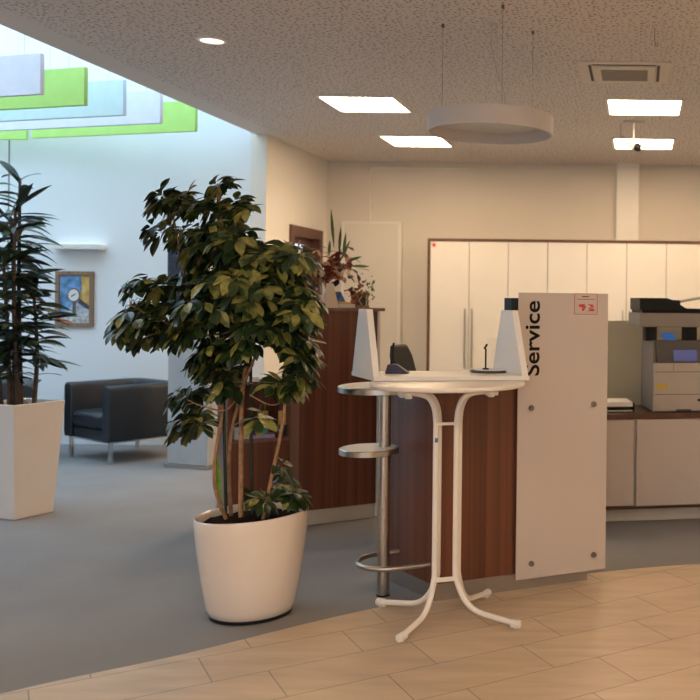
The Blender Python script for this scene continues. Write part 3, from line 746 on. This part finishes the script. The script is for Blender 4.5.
# things on that shelf
def fbox_thing(name, fr, a0, a1, b0, b1, z0, z1, m, label, cat, bev=.002, grp=None):
    b = BM(); box(b, a0, a1, b0, b1, z0, z1, fr); return tag(obj(name, b, m, bev=bev), label, cat, grp)
def sh(x):  # shelf position along unit from image column
    a_, _ = lv(x, 440); k = a_/F; o = fk.p(0, .12)
    return (k*o.y-o.x)/(fk.u.x-k*fk.u.y)
fbox_thing('carton', fk, sh(233), sh(241), .08, .16, zs, zs+.075, mat('pale_cyan', (.50, .62, .68), .5), 'small pale cyan carton at the left end of the walnut shelf', 'box')
fbox_thing('carton', fk, sh(242), sh(248), .08, .16, zs, zs+.07, M['paper'], 'small white carton beside the cyan one on the walnut shelf', 'box')
fbox_thing('brochure', fk, sh(251), sh(273), .06, .24, zs, zs+.022, M['lilac_print'], 'lilac brochures lying on the walnut shelf', 'brochure')
fbox_thing('carton', fk, sh(252), sh(257), .09, .15, zs+.0225, zs+.06, M['navy'], 'dark navy packet lying on the lilac brochures', 'packet')
fbox_thing('carton', fk, sh(252.5), sh(257), .09, .14, zs+.0605, zs+.105, M['red_print'], 'red packet on top of the navy packet', 'packet')
fbox_thing('carton', fk, sh(258), sh(267), .09, .16, zs+.0225, zs+.062, M['green_print'], 'dark green packet lying beside the navy packet', 'packet')
fbox_thing('carton', fk, sh(258), sh(266), .09, .15, zs+.0625, zs+.10, M['paper'], 'white packet on top of the green packet', 'packet')
fbox_thing('booklet', fk, sh(267), sh(272.5), .255, .27, zs, zs+.155, M['yellow_print'], 'yellow-orange booklet standing at the back of the shelf', 'booklet')
t = thing('card_stand', 'cream card standing in a dark bowl at the right of the shelf', 'card stand', fk.p(sh(283), .15, zs))
b = BM(); c_ = fk.p(sh(284), .15); lathe(b, [(.0, 0), (.03, 0), (.052, .05), (.048, .075), (.042, .075), (.04, .03), (0, .02)], (c_.x, c_.y, zs), 28); obj('bowl', b, M['dark_grey'], t, smooth=True)
b = BM(); box(b, sh(279), sh(287), .145, .155, zs+.04, zs+.165, fk); obj('card', b, M['yellow_print'], t)
fbox_thing('paper_stack', fk, sh(262), sh(283), .06, .26, zl, zl+.012, M['pink_paper'], 'pinkish papers lying on top of the low shelf unit', 'papers')

# brochures on tall counter
def K(x): 
    a_, _ = lv(x, 300); k = a_/F; o = fk.p(0, .10)
    return (k*o.y-o.x)/(fk.u.x-k*fk.u.y)
def stand(x0, x1, zt_, m, name, lab, cat, bb=.10, top=None):
    b = BM(); top = top or (x0, x1)
    hexa(b, [fk.p(K(x0), bb, zK), fk.p(K(x1), bb, zK), fk.p(K(x1), bb+.06, zK), fk.p(K(x0), bb+.06, zK)], [fk.p(K(top[0]), bb+.05, zt_), fk.p(K(top[1]), bb+.05, zt_), fk.p(K(top[1]), bb+.06, zt_), fk.p(K(top[0]), bb+.06, zt_)])
    return tag(obj(name, b, m), lab, cat)
stand(325, 337.5, zK+.165, M['cream_card'], 'table_card', 'plain beige tent card standing on the tall walnut counter', 'card', .06, (327, 333.5))
stand(316, 325, zK+.085, M['pink_paper'], 'table_card', 'small pale pink card left of the beige tent card', 'card', .07)
fbox_thing('booklet', fk, K(337), K(353), .05, .20, zK, zK+.026, M['paper'], 'white booklet stack lying right of the beige card', 'booklet')
fbox_thing('booklet', fk, K(338), K(350), .07, .20, zK+.0265, zK+.040, M['yellow_print'], 'yellow booklet lying on the white booklet stack', 'booklet')
b = BM(); hexa(b, [fk.p(K(336), .20, zK+.035), fk.p(K(350), .20, zK+.035), fk.p(K(350), .21, zK+.035), fk.p(K(336), .21, zK+.035)], [fk.p(K(333.5), .25, zK+.11), fk.p(K(347), .25, zK+.11), fk.p(K(347), .26, zK+.11), fk.p(K(333.5), .26, zK+.11)])
tt = thing('picture_brochure', 'blue picture brochure leaning behind the yellow booklet', 'brochure', fk.p(K(342), .22, zK)); obj('cover', b, M['blue_print'], tt)
b = BM(); box(b, K(338), K(346), .215, .28, zK, zK+.04, fk); obj('support', b, M['clear'], tt)

def leaf(bm, p, d, up, L, Wd, droop=.3, n=4, fold=.15):
    """one blade from p along d, bending down"""
    d = d.normalized(); s = d.cross(up)
    if s.length < .01: s = Vector((1, 0, 0))
    s.normalize(); rows = []; cur = Vector(p); dirv = d.copy(); st = L/n
    for i in range(n+1):
        t_ = i/n
        w_ = Wd*math.sin(math.pi*min(1, .05+.95*t_)**1.12)*.5
        if i == n: w_ = 0
        nrm = s.cross(dirv).normalized()
        if w_ < 1e-4: rows.append([bm.verts.new(cur)])
        else: rows.append([bm.verts.new(cur-s*w_+nrm*w_*fold), bm.verts.new(cur), bm.verts.new(cur+s*w_+nrm*w_*fold)])
        dirv = (dirv+Vector((0, 0, -droop/n))).normalized(); cur = cur+dirv*st
    for A, B in zip(rows, rows[1:]):
        if len(A) == 3 and len(B) == 3:
            bm.faces.new([A[0], A[1], B[1], B[0]]); bm.faces.new([A[1], A[2], B[2], B[1]])
        elif len(B) == 1 and len(A) == 3: bm.faces.new([A[0], A[1], B[0]]); bm.faces.new([A[1], A[2], B[0]])
        elif len(A) == 1 and len(B) == 3: bm.faces.new([A[0], B[1], B[0]]); bm.faces.new([A[0], B[2], B[1]])
UP = Vector((0, 0, 1))
def rv(s=1): return Vector((random.uniform(-s, s), random.uniform(-s, s), random.uniform(-s, s)))
# flower arrangement in vase
vc = fk.p(K(333), .28, zK)
t = thing('flower_arrangement', 'red and cream bouquet with green spikes on the tall walnut counter', 'flowers', vc)
vz = zK
b = BM(); lathe(b, [(0, 0), (.045, 0), (.05, .02), (.035, .10), (.05, .16), (.046, .16), (.032, .10), (.045, .02), (0, .012)], (vc.x, vc.y, vz), 32); obj('vase', b, M['clear'], t, smooth=True)
b = BM()
for k in range(9):
    a_ = random.uniform(0, 6.28); tube(b, [(vc.x+.02*math.cos(a_+2), vc.y+.02*math.sin(a_+2), vz+.01), (vc.x, vc.y, vz+.13), (vc.x+.06*math.cos(a_), vc.y+.06*math.sin(a_), vz+.26)], .003, 5)
obj('stems', b, M['bark'], t)
b1, b2, b3, b4, b5 = BM(), BM(), BM(), BM(), BM()
for k in range(110):
    p_ = at_d(random.gauss(334, 12), random.gauss(266, 8), vc.y+random.uniform(-.10, .10))
    bb_ = random.choice([b1, b1, b1, b2, b5])
    leaf(bb_, p_, rv(), UP, random.uniform(.05, .09), .045, .5)
for (x, y) in ((318, 250), (327, 262), (343, 272), (337, 270), (347, 268), (320, 271)):
    p_ = at_d(x, y, vc.y-.06)
    for j in range(6): leaf(b3, p_, rv()+Vector((0, -.4, .2)), UP, .05, .03, .4)
for (x, y, x2, y2) in ((334, 248, 331, 208), (339, 255, 341, 226), (343, 258, 346, 232), (329, 256, 330, 240), (345, 262, 362, 256), (350, 266, 370, 266), (340, 262, 350, 240)):
    p0 = at_d(x, y, vc.y); p2 = at_d(x2, y2, vc.y+random.uniform(-.05, .05)); leaf(b4, p0, p2-p0, Vector((0, -1, .1)), (p2-p0).length, .022, .05, 6)
for (x, y, n_) in ((352, 291, 18), (356, 297, 14), (360, 287, 10)):
    for j in range(n_): leaf(b2 if j % 3 else b1, at_d(x+random.gauss(0, 3), y+random.gauss(0, 4), vc.y-.1), rv(), UP, .04, .03, .4)
ob = obj('red_leaves', b1, M['red_leaf'], t); obj('orange_leaves', b2, M['orange_leaf'], t); obj('cream_flowers', b3, M['cream_petal'], t); obj('green_spikes', b4, M['spike_leaf'], t); obj('dark_green_leaves', b5, M['palm_leaf'], t)
# lantern box
lc = fk.p(K(365), .22, zK)
t = thing('lantern_planter', 'small wicker lantern box with a trailing green plant', 'planter', lc)
b = BM(); fL = Fr(lc.x, lc.y, A1)
for a_ in (-.05, .038):
    for c_ in (-.04, .03): box(b, a_, a_+.012, c_, c_+.012, zK, zK+.10, fL)
box(b, -.055, .055, -.045, .045, zK, zK+.015, fL); box(b, -.055, .055, -.045, .045, zK+.085, zK+.105, fL)
obj('box_frame', b, M['wicker'], t, bev=.002)
b = BM(); box(b, -.036, .036, -.026, .028, zK+.015, zK+.085, fL); obj('inner_pot', b, M['dark_grey'], t)
b = BM(); tube(b, [fL.p(0, -.045, zK+.02), fL.p(-.02, -.048, zK+.05), fL.p(.0, -.046, zK+.08)], .003, 6); obj('tendril', b, M['cream_petal'], t)
b = BM()
for k in range(60):
    p_ = at_d(random.choice([361, 364, 370, 371, 372])+random.gauss(0, 3), random.gauss(290, 7), lc.y-.04+random.uniform(-.05, .05)); leaf(b, p_, rv(), UP, .03, .016, .3, 3)
obj('leaves', b, M['small_leaf'], t)

# ============================== SIDEBOARD + PRINTER ==============================
sp_ = at_z(607, 523, 0)
fd = Fr(sp_.x, sp_.y, R(11)); 
aL, aR = -.35, 1.55
zW = .745
t = thing('sideboard', 'low white sideboard with dark wood top carrying the printer', 'sideboard', fd.p(.5, .25, 0))
b = BM(); box(b, aL, aR, .0, .5, .11, zW-.035, fd); obj('body', b, M['plinth_light'], t)
b = BM(); box(b, aL+.02, aR, .04, .48, 0, .11, fd); obj('plinth', b, M['plinth_light'], t)
b = BM(); box(b, aL, aR, -.03, .5, .095, .112, fd); obj('bottom_rail', b, M['walnut_dark'], t)
b = BM(); box(b, aL-.01, aR, -.04, .52, zW-.035, zW, fd); obj('top', b, M['walnut_dark'], t, bev=.002)
def SB(x):
    a_, _ = lv(x, 460); k = a_/F; o = fd.p(0, -.02)
    return (k*o.y-o.x)/(fd.u.x-k*fd.u.y)
for (a_, c_, y_) in ((aL+.005, SB(633.5), -.008), (SB(636), aR-.7, -.026), (aR-.75, aR-.01, -.008)):
    b = BM(); box(b, a_, c_, y_-.016, y_, .118, zW-.04, fd); dr = obj('sliding_door', b, M['panel_glass'], t, bev=.001)
# frosted screen
a0_ = -.30; 
t = thing('glass_screen', 'low frosted green-grey glass screen behind the sideboard', 'glass screen', fd.p(.6, .62, 0))
b = BM(); box(b, a0_, 1.6, .62, .63, .04, 1.363, fd); obj('pane', b, M['frosted'], t)
for a_ in (a0_+.1, 1.5):
    b = BM(); box(b, a_, a_+.06, .56, .69, 0, .04, fd); obj('foot', b, M['steel'], t)

# printer
def PB(x, y, b_):   # (a, z) on plane b=b_ of the sideboard frame
    a_, bb = lv(x, y); k = a_/F; o = fd.p(0, b_)
    s = (k*o.y-o.x)/(fd.u.x-k*fd.u.y); return s, HC-bb/F*(o.y+s*fd.u.y)
b0_ = .03; bk = .44
pL, zz = PB(653, 412, b0_); pW = .52
_, zcp = PB(660, 342, b0_); _, ztr = PB(660, 392, b0_)
zb_ = zW
t = thing('printer', 'grey multifunction printer with black document feeder on the sideboard', 'printer', fd.p(pL+.26, .25, zW))
b = BM(); box(b, pL, pL+pW, b0_, bk, zb_+.005, PB(660, 363, b0_)[1], fd); obj('body', b, M['beige_plastic'], t, bev=.006)
b = BM()
z363 = PB(660, 363, b0_)[1]; z340 = PB(660, 341, b0_)[1]
box(b, pL, pL+pW, b0_+.03, bk, z363, z340, fd); obj('upper_body', b, M['grey_plastic'], t, bev=.004)
b = BM(); box(b, pL-.003, pL-.0005, b0_+.01, bk, zb_+.01, z340, fd); obj('left_cover', b, M['grey_plastic'], t)
c0, c1_ = PB(657, 343, b0_)[0], pL+pW-.05
b = BM(); hexa(b, [fd.p(c0, b0_-.004, z363+.003), fd.p(c1_, b0_-.004, z363+.003), fd.p(c1_, b0_+.03, z363+.003), fd.p(c0, b0_+.03, z363+.003)], [fd.p(c0-.01, b0_+.018, z340+.004), fd.p(c1_, b0_+.018, z340+.004), fd.p(c1_, b0_+.04, z340+.004), fd.p(c0-.01, b0_+.04, z340+.004)])
cp = obj('control_panel', b, M['dark_grey'], t, bev=.002)
s0, z0 = PB(674, 361, b0_); s1, z1 = PB(697, 350, b0_)
b = BM(); hexa(b, [fd.p(s0, b0_-.006, z0), fd.p(s1, b0_-.006, z0), fd.p(s1, b0_+.01, z0), fd.p(s0, b0_+.01, z0)], [fd.p(s0-.004, b0_+.006, z1), fd.p(s1, b0_+.006, z1), fd.p(s1, b0_+.02, z1), fd.p(s0-.004, b0_+.02, z1)])
obj('display', b, M['lit_screen'], cp)
# seams, tray, sticker
b = BM(); box(b, pL+.012, pL+pW, b0_-.0015, b0_, zb_+.01, PB(660, 395, b0_)[1], fd); tr = obj('paper_tray', b, M['beige_plastic'], t)
s0, z0 = PB(676, 412, b0_); s1, z1 = PB(691, 409, b0_)
b = BM(); box(b, s0, s1, b0_-.003, b0_-.001, zb_+.006, z1, fd); obj('handle', b, M['dark_grey'], tr)
b = BM()
for y_ in (372, 394.5):
    z_ = PB(660, y_, b0_)[1]; box(b, pL+.012, pL+pW, b0_-.0012, b0_-.0002, z_-.002, z_+.002, fd)
s_, _ = PB(673.5, 380, b0_); box(b, s_-.0015, s_+.0015, b0_-.0012, b0_-.0002, PB(660, 371, b0_)[1], PB(660, 363, b0_)[1], fd)
obj('seam', b, M['dark_grey'], t)
s0, z0 = PB(656.5, 390, b0_); s1, z1 = PB(668, 384, b0_)
b = BM(); box(b, s0, s1, b0_-.0018, b0_-.0002, z0, z1, fd); obj('yellow_label', b, mat('label_yellow', (.55, .42, .10), .5), t)
b = BM(); s_, z_ = PB(699, 400, b0_); box(b, s_-.012, s_+.03, b0_-.004, b0_-.0016, z_-.008, z_+.008, fd); obj('paper_gauge', b, M['black_plastic'], t)
# posts & scanner
z327 = PB(660, 327, b0_)[1]; z313 = PB(660, 313, b0_)[1]; z297 = PB(660, 298, b0_)[1]
for (xa_, xb_) in ((646, 657), (685, 697)):
    b = BM(); box(b, PB(xa_, 335, .1)[0], PB(xb_, 335, .1)[0], .10, .20, z340-.002, z327+.004, fd); obj('scanner_post', b, M['black_plastic'], t)
b = BM(); box(b, pL-.001, pL+.05, .22, bk, z340-.002, z327+.004, fd); obj('scanner_column', b, M['grey_plastic'], t)
sl = PB(640, 320, b0_-.02)[0]
b = BM(); box(b, sl, sl+.62, b0_-.02, bk+.02, z327, z313, fd); obj('scanner', b, M['grey_plastic'], t, bev=.008)
b = BM(); hexa(b, [fd.p(sl+.02, b0_, z313), fd.p(sl+.62, b0_, z313), fd.p(sl+.62, bk, z313), fd.p(sl+.02, bk, z313)], [fd.p(sl+.02, b0_+.02, z313+.03), fd.p(sl+.62, b0_+.02, z313+.03), fd.p(sl+.62, bk, z313+.03), fd.p(sl+.02, bk, z313+.03)])
obj('scanner_lid', b, M['black_plastic'], t, bev=.005)
e1 = PB(681, 300, b0_)[0]
b = BM(); prof = [(sl+.005, z313+.02), (sl+.005, z297), (sl+.20, z297), (sl+.235, z297-.012), (e1, z297-.014), (e1, z297-.045), (e1+.05, z313+.03), (e1+.05, z313+.02)]
prism(b, [fd.p(x, b0_+.015, z) for x, z in prof], [fd.p(x, bk-.02, z) for x, z in prof]); obj('document_feeder', b, M['black_plastic'], t, bev=.004)
b = BM(); hexa(b, [fd.p(e1-.01, .08, z297-.035), fd.p(e1+.28, .08, z297+.02), fd.p(e1+.28, .38, z297+.02), fd.p(e1-.01, .38, z297-.035)], [fd.p(e1-.01, .08, z297-.03), fd.p(e1+.28, .08, z297+.026), fd.p(e1+.28, .38, z297+.026), fd.p(e1-.01, .38, z297-.03)])
obj('feeder_tray', b, M['black_plastic'], t)
s0, z0 = PB(663, 341, .12); s1, z1 = PB(674, 337, .12)
b = BM(); hexa(b, [fd.p(s0, .08, z340), fd.p(s1+.01, .08, z340), fd.p(s1+.01, .09, z340), fd.p(s0, .09, z340)], [fd.p(s0-.01, .12, z340+.055), fd.p(s1-.01, .12, z340+.055), fd.p(s1-.01, .128, z340+.055), fd.p(s0-.01, .128, z340+.055)])
obj('side_display', b, M['lit_screen2'], t)
# letter trays
s0, s1 = SB(594), SB(636)
t = thing('letter_trays', 'flat black letter trays with white paper left of the printer', 'letter tray', fd.p((s0+s1)/2, .2, zW))
s1 = min(s1, pL-.09)
for k in range(2):
    z_ = zW+k*.032
    b = BM(); box(b, s0, s1, .05, .33, z_, z_+.006, fd)
    for (a_, c_, d_, e_) in ((s0, s0+.008, .05, .33), (s1-.008, s1, .05, .33), (s0, s1, .322, .33)): box(b, a_, c_, d_, e_, z_+.006, z_+.032, fd)
    obj('tray', b, M['black_plastic'], t)
    b = BM(); box(b, s0+.012, s1-.012, .06, .31, z_+.007, z_+.014+.024*k, fd); obj('paper', b, M['paper'], t)

# ============================== PLANTERS & PLANTS ==============================
# big square planter, left
PA = R(70)
pf = at_z(13.5, 520.5, 0); fq = Fr(pf.x, pf.y, PA)
bw = .285; tw = .375; ph = .775
cc = fq.p(bw/2+.005, bw/2)
fq2 = Fr(cc.x, cc.y, PA)
def sq(h, z): return [fq2.p(-h, -h, z), fq2.p(h, -h, z), fq2.p(h, h, z), fq2.p(-h, h, z)]
t = thing('square_planter', 'tall tapered square white planter by the left edge holding dark palm', 'planter', (cc.x, cc.y, 0))
b = BM()
rings = [sq(bw/2, 0), sq(tw/2, ph), sq(tw/2-.02, ph), sq(tw/2-.03, ph-.06)]
vr = [[b.verts.new(p) for p in r_] for r_ in rings]
for A, B in zip(vr, vr[1:]):
    for k in range(4): b.faces.new([A[k], A[(k+1) % 4], B[(k+1) % 4], B[k]])
b.faces.new(vr[0][::-1]); b.faces.new(vr[-1])
obj('body', b, M['planter_white'], t, bev=.004)
b = BM(); prism(b, sq(tw/2-.028, ph-.058), sq(tw/2-.026, ph-.035)); obj('soil', b, M['soil'], t)
# palm plant (a thing of its own parts, rooted in planter): parts of one plant
pt = thing('potted_palm', 'dark tall cane palm with arching strap leaves in square planter', 'plant', (cc.x, cc.y, ph-.035))
canes = []
b = BM()
for k, (dx, dy, top) in enumerate(((.03, -.06, 2.1), (-.03, .05, 2.32), (-.02, -.08, 1.75), (-.09, .06, 2.05), (.08, .02, 1.5), (-.12, -.02, 1.7))):
    base_ = Vector((cc.x+dx, cc.y+dy, ph-.04)); tp = Vector((cc.x+dx*1.2-.03, cc.y+dy*1.4, top))
    mid_ = (base_+tp)/2+Vector((random.uniform(-.03, .03), random.uniform(-.03, .03), 0))
    path = smooth_path([base_, mid_, tp], 6); canes.append(path)
    tube(b, path, [.017-.008*i/(len(path)-1) for i in range(len(path))], 8)
obj('canes', b, mat('cane_brown', (.07, .045, .035), .7, noise=.4, scale=20), pt, smooth=True)
b = BM()
random.seed(21)
for path in canes:
    for k in range(54):
        f_ = random.uniform(.22, 1.0)**.9; ii = min(len(path)-2, int(f_*(len(path)-1)))
        p_ = path[ii].lerp(path[ii+1], random.random())
        a_ = random.uniform(0, 2*math.pi); el = random.uniform(-.05, .55) if f_ < .93 else random.uniform(.2, 1.2)
        d_ = Vector((math.cos(a_)*math.cos(el), math.sin(a_)*math.cos(el), math.sin(el)))
        leaf(b, p_, d_, UP+rv(.9), random.uniform(.20, .32), random.uniform(.036, .058), random.uniform(.3, .9), 6, .2)
obj('leaves', b, M['palm_leaf'], pt)
wc = at_d(9.3, 150, 9.36)
b = BM(); tube(b, [(wc.x, wc.y, 1.3), (wc.x, wc.y, e_low)], .006, 6); tag(obj('support_cord', b, M['rope']), 'thin dark cord rising from the palm to the skylight', 'cord')

# round pot
px, py = -1.85, 4.56
slant = .035
t = thing('round_pot', 'large glossy white round pot with slanted rim on the carpet edge', 'pot', (px, py, 0))
zr = .484
def tl(x, y, z): return slant*(x/.27)*max(0, z/zr)**3*.42
b = BM(); lathe(b, [(0, .012), (.180, .012), (.192, .02), (.203, .05), (.225, .18), (.244, .32), (.254, .42), (.258, zr-.012), (.256, zr-.003), (.251, zr), (.245, zr-.003), (.240, zr-.012), (.240, zr-.05), (0, zr-.05)], (px, py, 0), 96, tl)
obj('body', b, M['pot_white'], t, smooth=True)
b = BM(); lathe(b, [(0, 0), (.186, 0), (.186, .014), (0, .014)], (px, py, 0), 48); obj('base_ring', b, M['black_plastic'], t)
b = BM(); lathe(b, [(.238, zr-.052), (.236, zr-.040), (.12, zr-.030), (0, zr-.026)], (px, py, 0), 48, lambda x, y, z: tl(x, y, z)+.006*math.sin(x*60)*math.cos(y*50) if z else 0); obj('soil', b, M['soil'], t, smooth=True)

pt = thing('umbrella_tree', 'tall bushy umbrella tree with palmate leaves in round white pot', 'plant', (px, py, zr-.04))
def S(pts, dy=0): return smooth_path([at_d(x, y, py+d) for x, y, d in pts], 6)
b = BM()
stem_paths = [
    (S([(226, 519, -.03), (215, 487, -.05), (216, 452, -.03), (222, 400, .02), (205, 350, .05), (190, 300, .05), (180, 250, 0), (172, 210, 0)]), .0095),
    (S([(241, 517, .0), (241, 460, .0), (242, 400, .01), (246, 350, .03), (240, 290, .03), (225, 240, 0), (218, 195, 0)]), .0125),
    (S([(263, 520, -.05), (271, 480, -.06), (283, 420, -.06), (286, 372, -.03), (281, 330, 0), (290, 280, 0), (300, 240, 0)]), .0095),
    (S([(231, 516, .06), (229, 470, .05), (232, 430, .04), (244, 385, .03), (258, 350, 0), (272, 320, -.02), (300, 300, -.05)]), .010),
    (S([(243, 388, .0), (226, 410, -.05), (200, 405, -.10), (188, 400, -.12)]), .005),
    (S([(240, 330, .03), (200, 335, -.05), (160, 320, -.1), (130, 305, -.1)]), .006),
    (S([(230, 300, .0), (180, 292, .05), (145, 300, .12)]), .005),
    (S([(250, 395, 0), (275, 405, -.04), (300, 385, -.05)]), .004),
    (S([(225, 250, .0), (240, 215, .05), (246, 200, .05)]), .005),
]
for p_, r_ in stem_paths:
    n_ = len(p_); tube(b, p_, [r_*(1-.55*i/(n_-1)) for i in range(n_)], 10)
obj('stems', b, M['bark'], pt, smooth=True)
for (x, y1, x2, y2, d) in ((226, 519, 222, 300, .03), (252, 516, 250, 300, .08), (221, 300, 218, 189, .03)):
    b = BM(); tube(b, [at_d(x, y1, py+d), at_d(x2, y2, py+d)], .0075, 8); obj('support_stake', b, M['stake'], pt)

random.seed(5)
b = BM(); pet = BM()
blobs = [(174, 198, 16, 9, 9, .10), (219, 186, 9, 4, 4, .05), (238, 207, 9, 9, 6, .10), (200, 205, 18, 9, 8, .12), (160, 228, 12, 9, 3, .08),
         (212, 240, 42, 18, 30, .24), (258, 258, 26, 16, 22, .22), (295, 258, 18, 13, 26, .20), (235, 290, 62, 30, 84, .32), (296, 305, 18, 32, 40, .24),
         (138, 320, 24, 20, 26, .22), (183, 318, 32, 26, 36, .28), (140, 286, 14, 8, 5, .12), (166, 285, 8, 5, 3, .1), (303, 355, 9, 22, 14, .14), (250, 322, 40, 12, 20, .25), (282, 345, 10, 12, 6, .2),
         (188, 392, 14, 9, 6, .08), (190, 418, 15, 13, 11, .10), (206, 360, 16, 10, 8, .18), (228, 385, 10, 10, 4, .1),
         (290, 495, 16, 8, 9, .12), (262, 500, 12, 4, 4, .10), (276, 380, 10, 8, 3, .1), (236, 345, 20, 10, 9, .15), (212, 345, 16, 10, 6, .15), (232, 368, 10, 8, 4, .12), (296, 385, 9, 9, 4, .1), (284, 470, 6, 8, 2, .05), (258, 415, 8, 6, 2, .08)]
allst = [p for pp, r_ in stem_paths for p in pp]
for (cx_, cy_, rx, ry, n_, dep) in blobs:
    for k in range(int(n_*1.22+.5)):
        while True:
            u, v_, w_ = rv()
            if u*u+v_*v_+w_*w_ <= 1: break
        q = at_d(cx_+u*rx, cy_+v_*ry, py+w_*dep)
        # petiole to the nearest point of a stem
        near = min(allst, key=lambda s: (s-q).length+.35*max(0, s.z-q.z))
        if (near-q).length < .55:
            m_ = (near+q)/2+Vector((0, 0, .03)); tube(pet, [near, m_, q], .0016, 5, caps=False)
        out = Vector((q.x-px, (q.y-py), 0)); 
        if out.length < .02: out = rv()
        out.normalize()
        ax = (out*.55+Vector((0, 0, .75))+rv(.35)).normalized()
        e1_ = ax.cross(Vector((random.uniform(-1, 1), random.uniform(-1, 1), .1))).normalized(); e2_ = ax.cross(e1_)
        nl = random.choice([6, 7, 7, 8]); L0 = random.uniform(.078, .118)*(.8 if cy_ > 450 else 1)
        for j in range(nl):
            th = 2*math.pi*j/nl*.86+random.uniform(-.12, .12)
            d_ = (e1_*math.cos(th)+e2_*math.sin(th))+ax*random.uniform(.0, .3)-Vector((0, 0, .25))
            st_ = q+d_.normalized()*.018
            leaf(b, st_, d_, ax, L0*random.uniform(.75, 1.1), L0*random.uniform(.40, .50), random.uniform(.3, 1.2), 5, .15)
obj('leaves', b, M['leaf'], pt, smooth=False)
obj('leaf_stalks', pet, M['small_leaf'], pt)
b = BM(); g0 = at_d(220, 512, py-.02); leaf(b, g0, Vector((-.05, 0, 1)), Vector((0, -1, 0)), .28, .03, .02, 6)
obj('lime_leaf', b, mat('lime_leaf_green', (.22, .40, .06), .5, noise=.3, scale=20), pt)

# ============================== LIGHT & CAMERA ==============================
wd = bpy.data.worlds.new('sky'); bpy.context.scene.world = wd; wd.use_nodes = True
nt = wd.node_tree; bg = nt.nodes['Background']
bg.inputs[0].default_value = (.66, .84, 1.0, 1); bg.inputs[1].default_value = 4.1
la = bpy.data.lights.new('skylight_portal', 'AREA'); la.shape = 'RECTANGLE'; la.size = 5.1; la.size_y = 5.2
la.cycles.is_portal = True
lo_ = bpy.data.objects.new('skylight_portal', la); col.objects.link(lo_); lo_.location = (-6.4, 7.1, 4.68)

la2 = bpy.data.lights.new('fill_window_portal', 'AREA'); la2.shape = 'RECTANGLE'; la2.size = 3.3; la2.size_y = 1.8; la2.cycles.is_portal = True
lo2 = bpy.data.objects.new('fill_window_portal', la2); col.objects.link(lo2); lo2.location = (-1.3, -3.03, 1.83); lo2.rotation_euler = (math.pi/2, 0, 0)
cam = bpy.data.cameras.new('camera'); co = bpy.data.objects.new('camera', cam); col.objects.link(co)
cam.sensor_width = 36; cam.lens = F/700*36; cam.shift_x = (350-CX)/700; cam.shift_y = (CY-350)/700
co.matrix_world = Matrix.Translation((0, 0, HC)) @ Matrix.Rotation(math.pi/2, 4, 'X') @ Matrix.Rotation(RO, 4, 'Z')
cam.dof.use_dof = True; cam.dof.focus_distance = 4.7; cam.dof.aperture_fstop = 3.2
cam.clip_start = .05
sc_ = bpy.context.scene; sc_.camera = co
sc_.view_settings.view_transform = 'Standard'; sc_.view_settings.look = 'None'; sc_.view_settings.gamma = 1; sc_.view_settings.exposure = 0.1
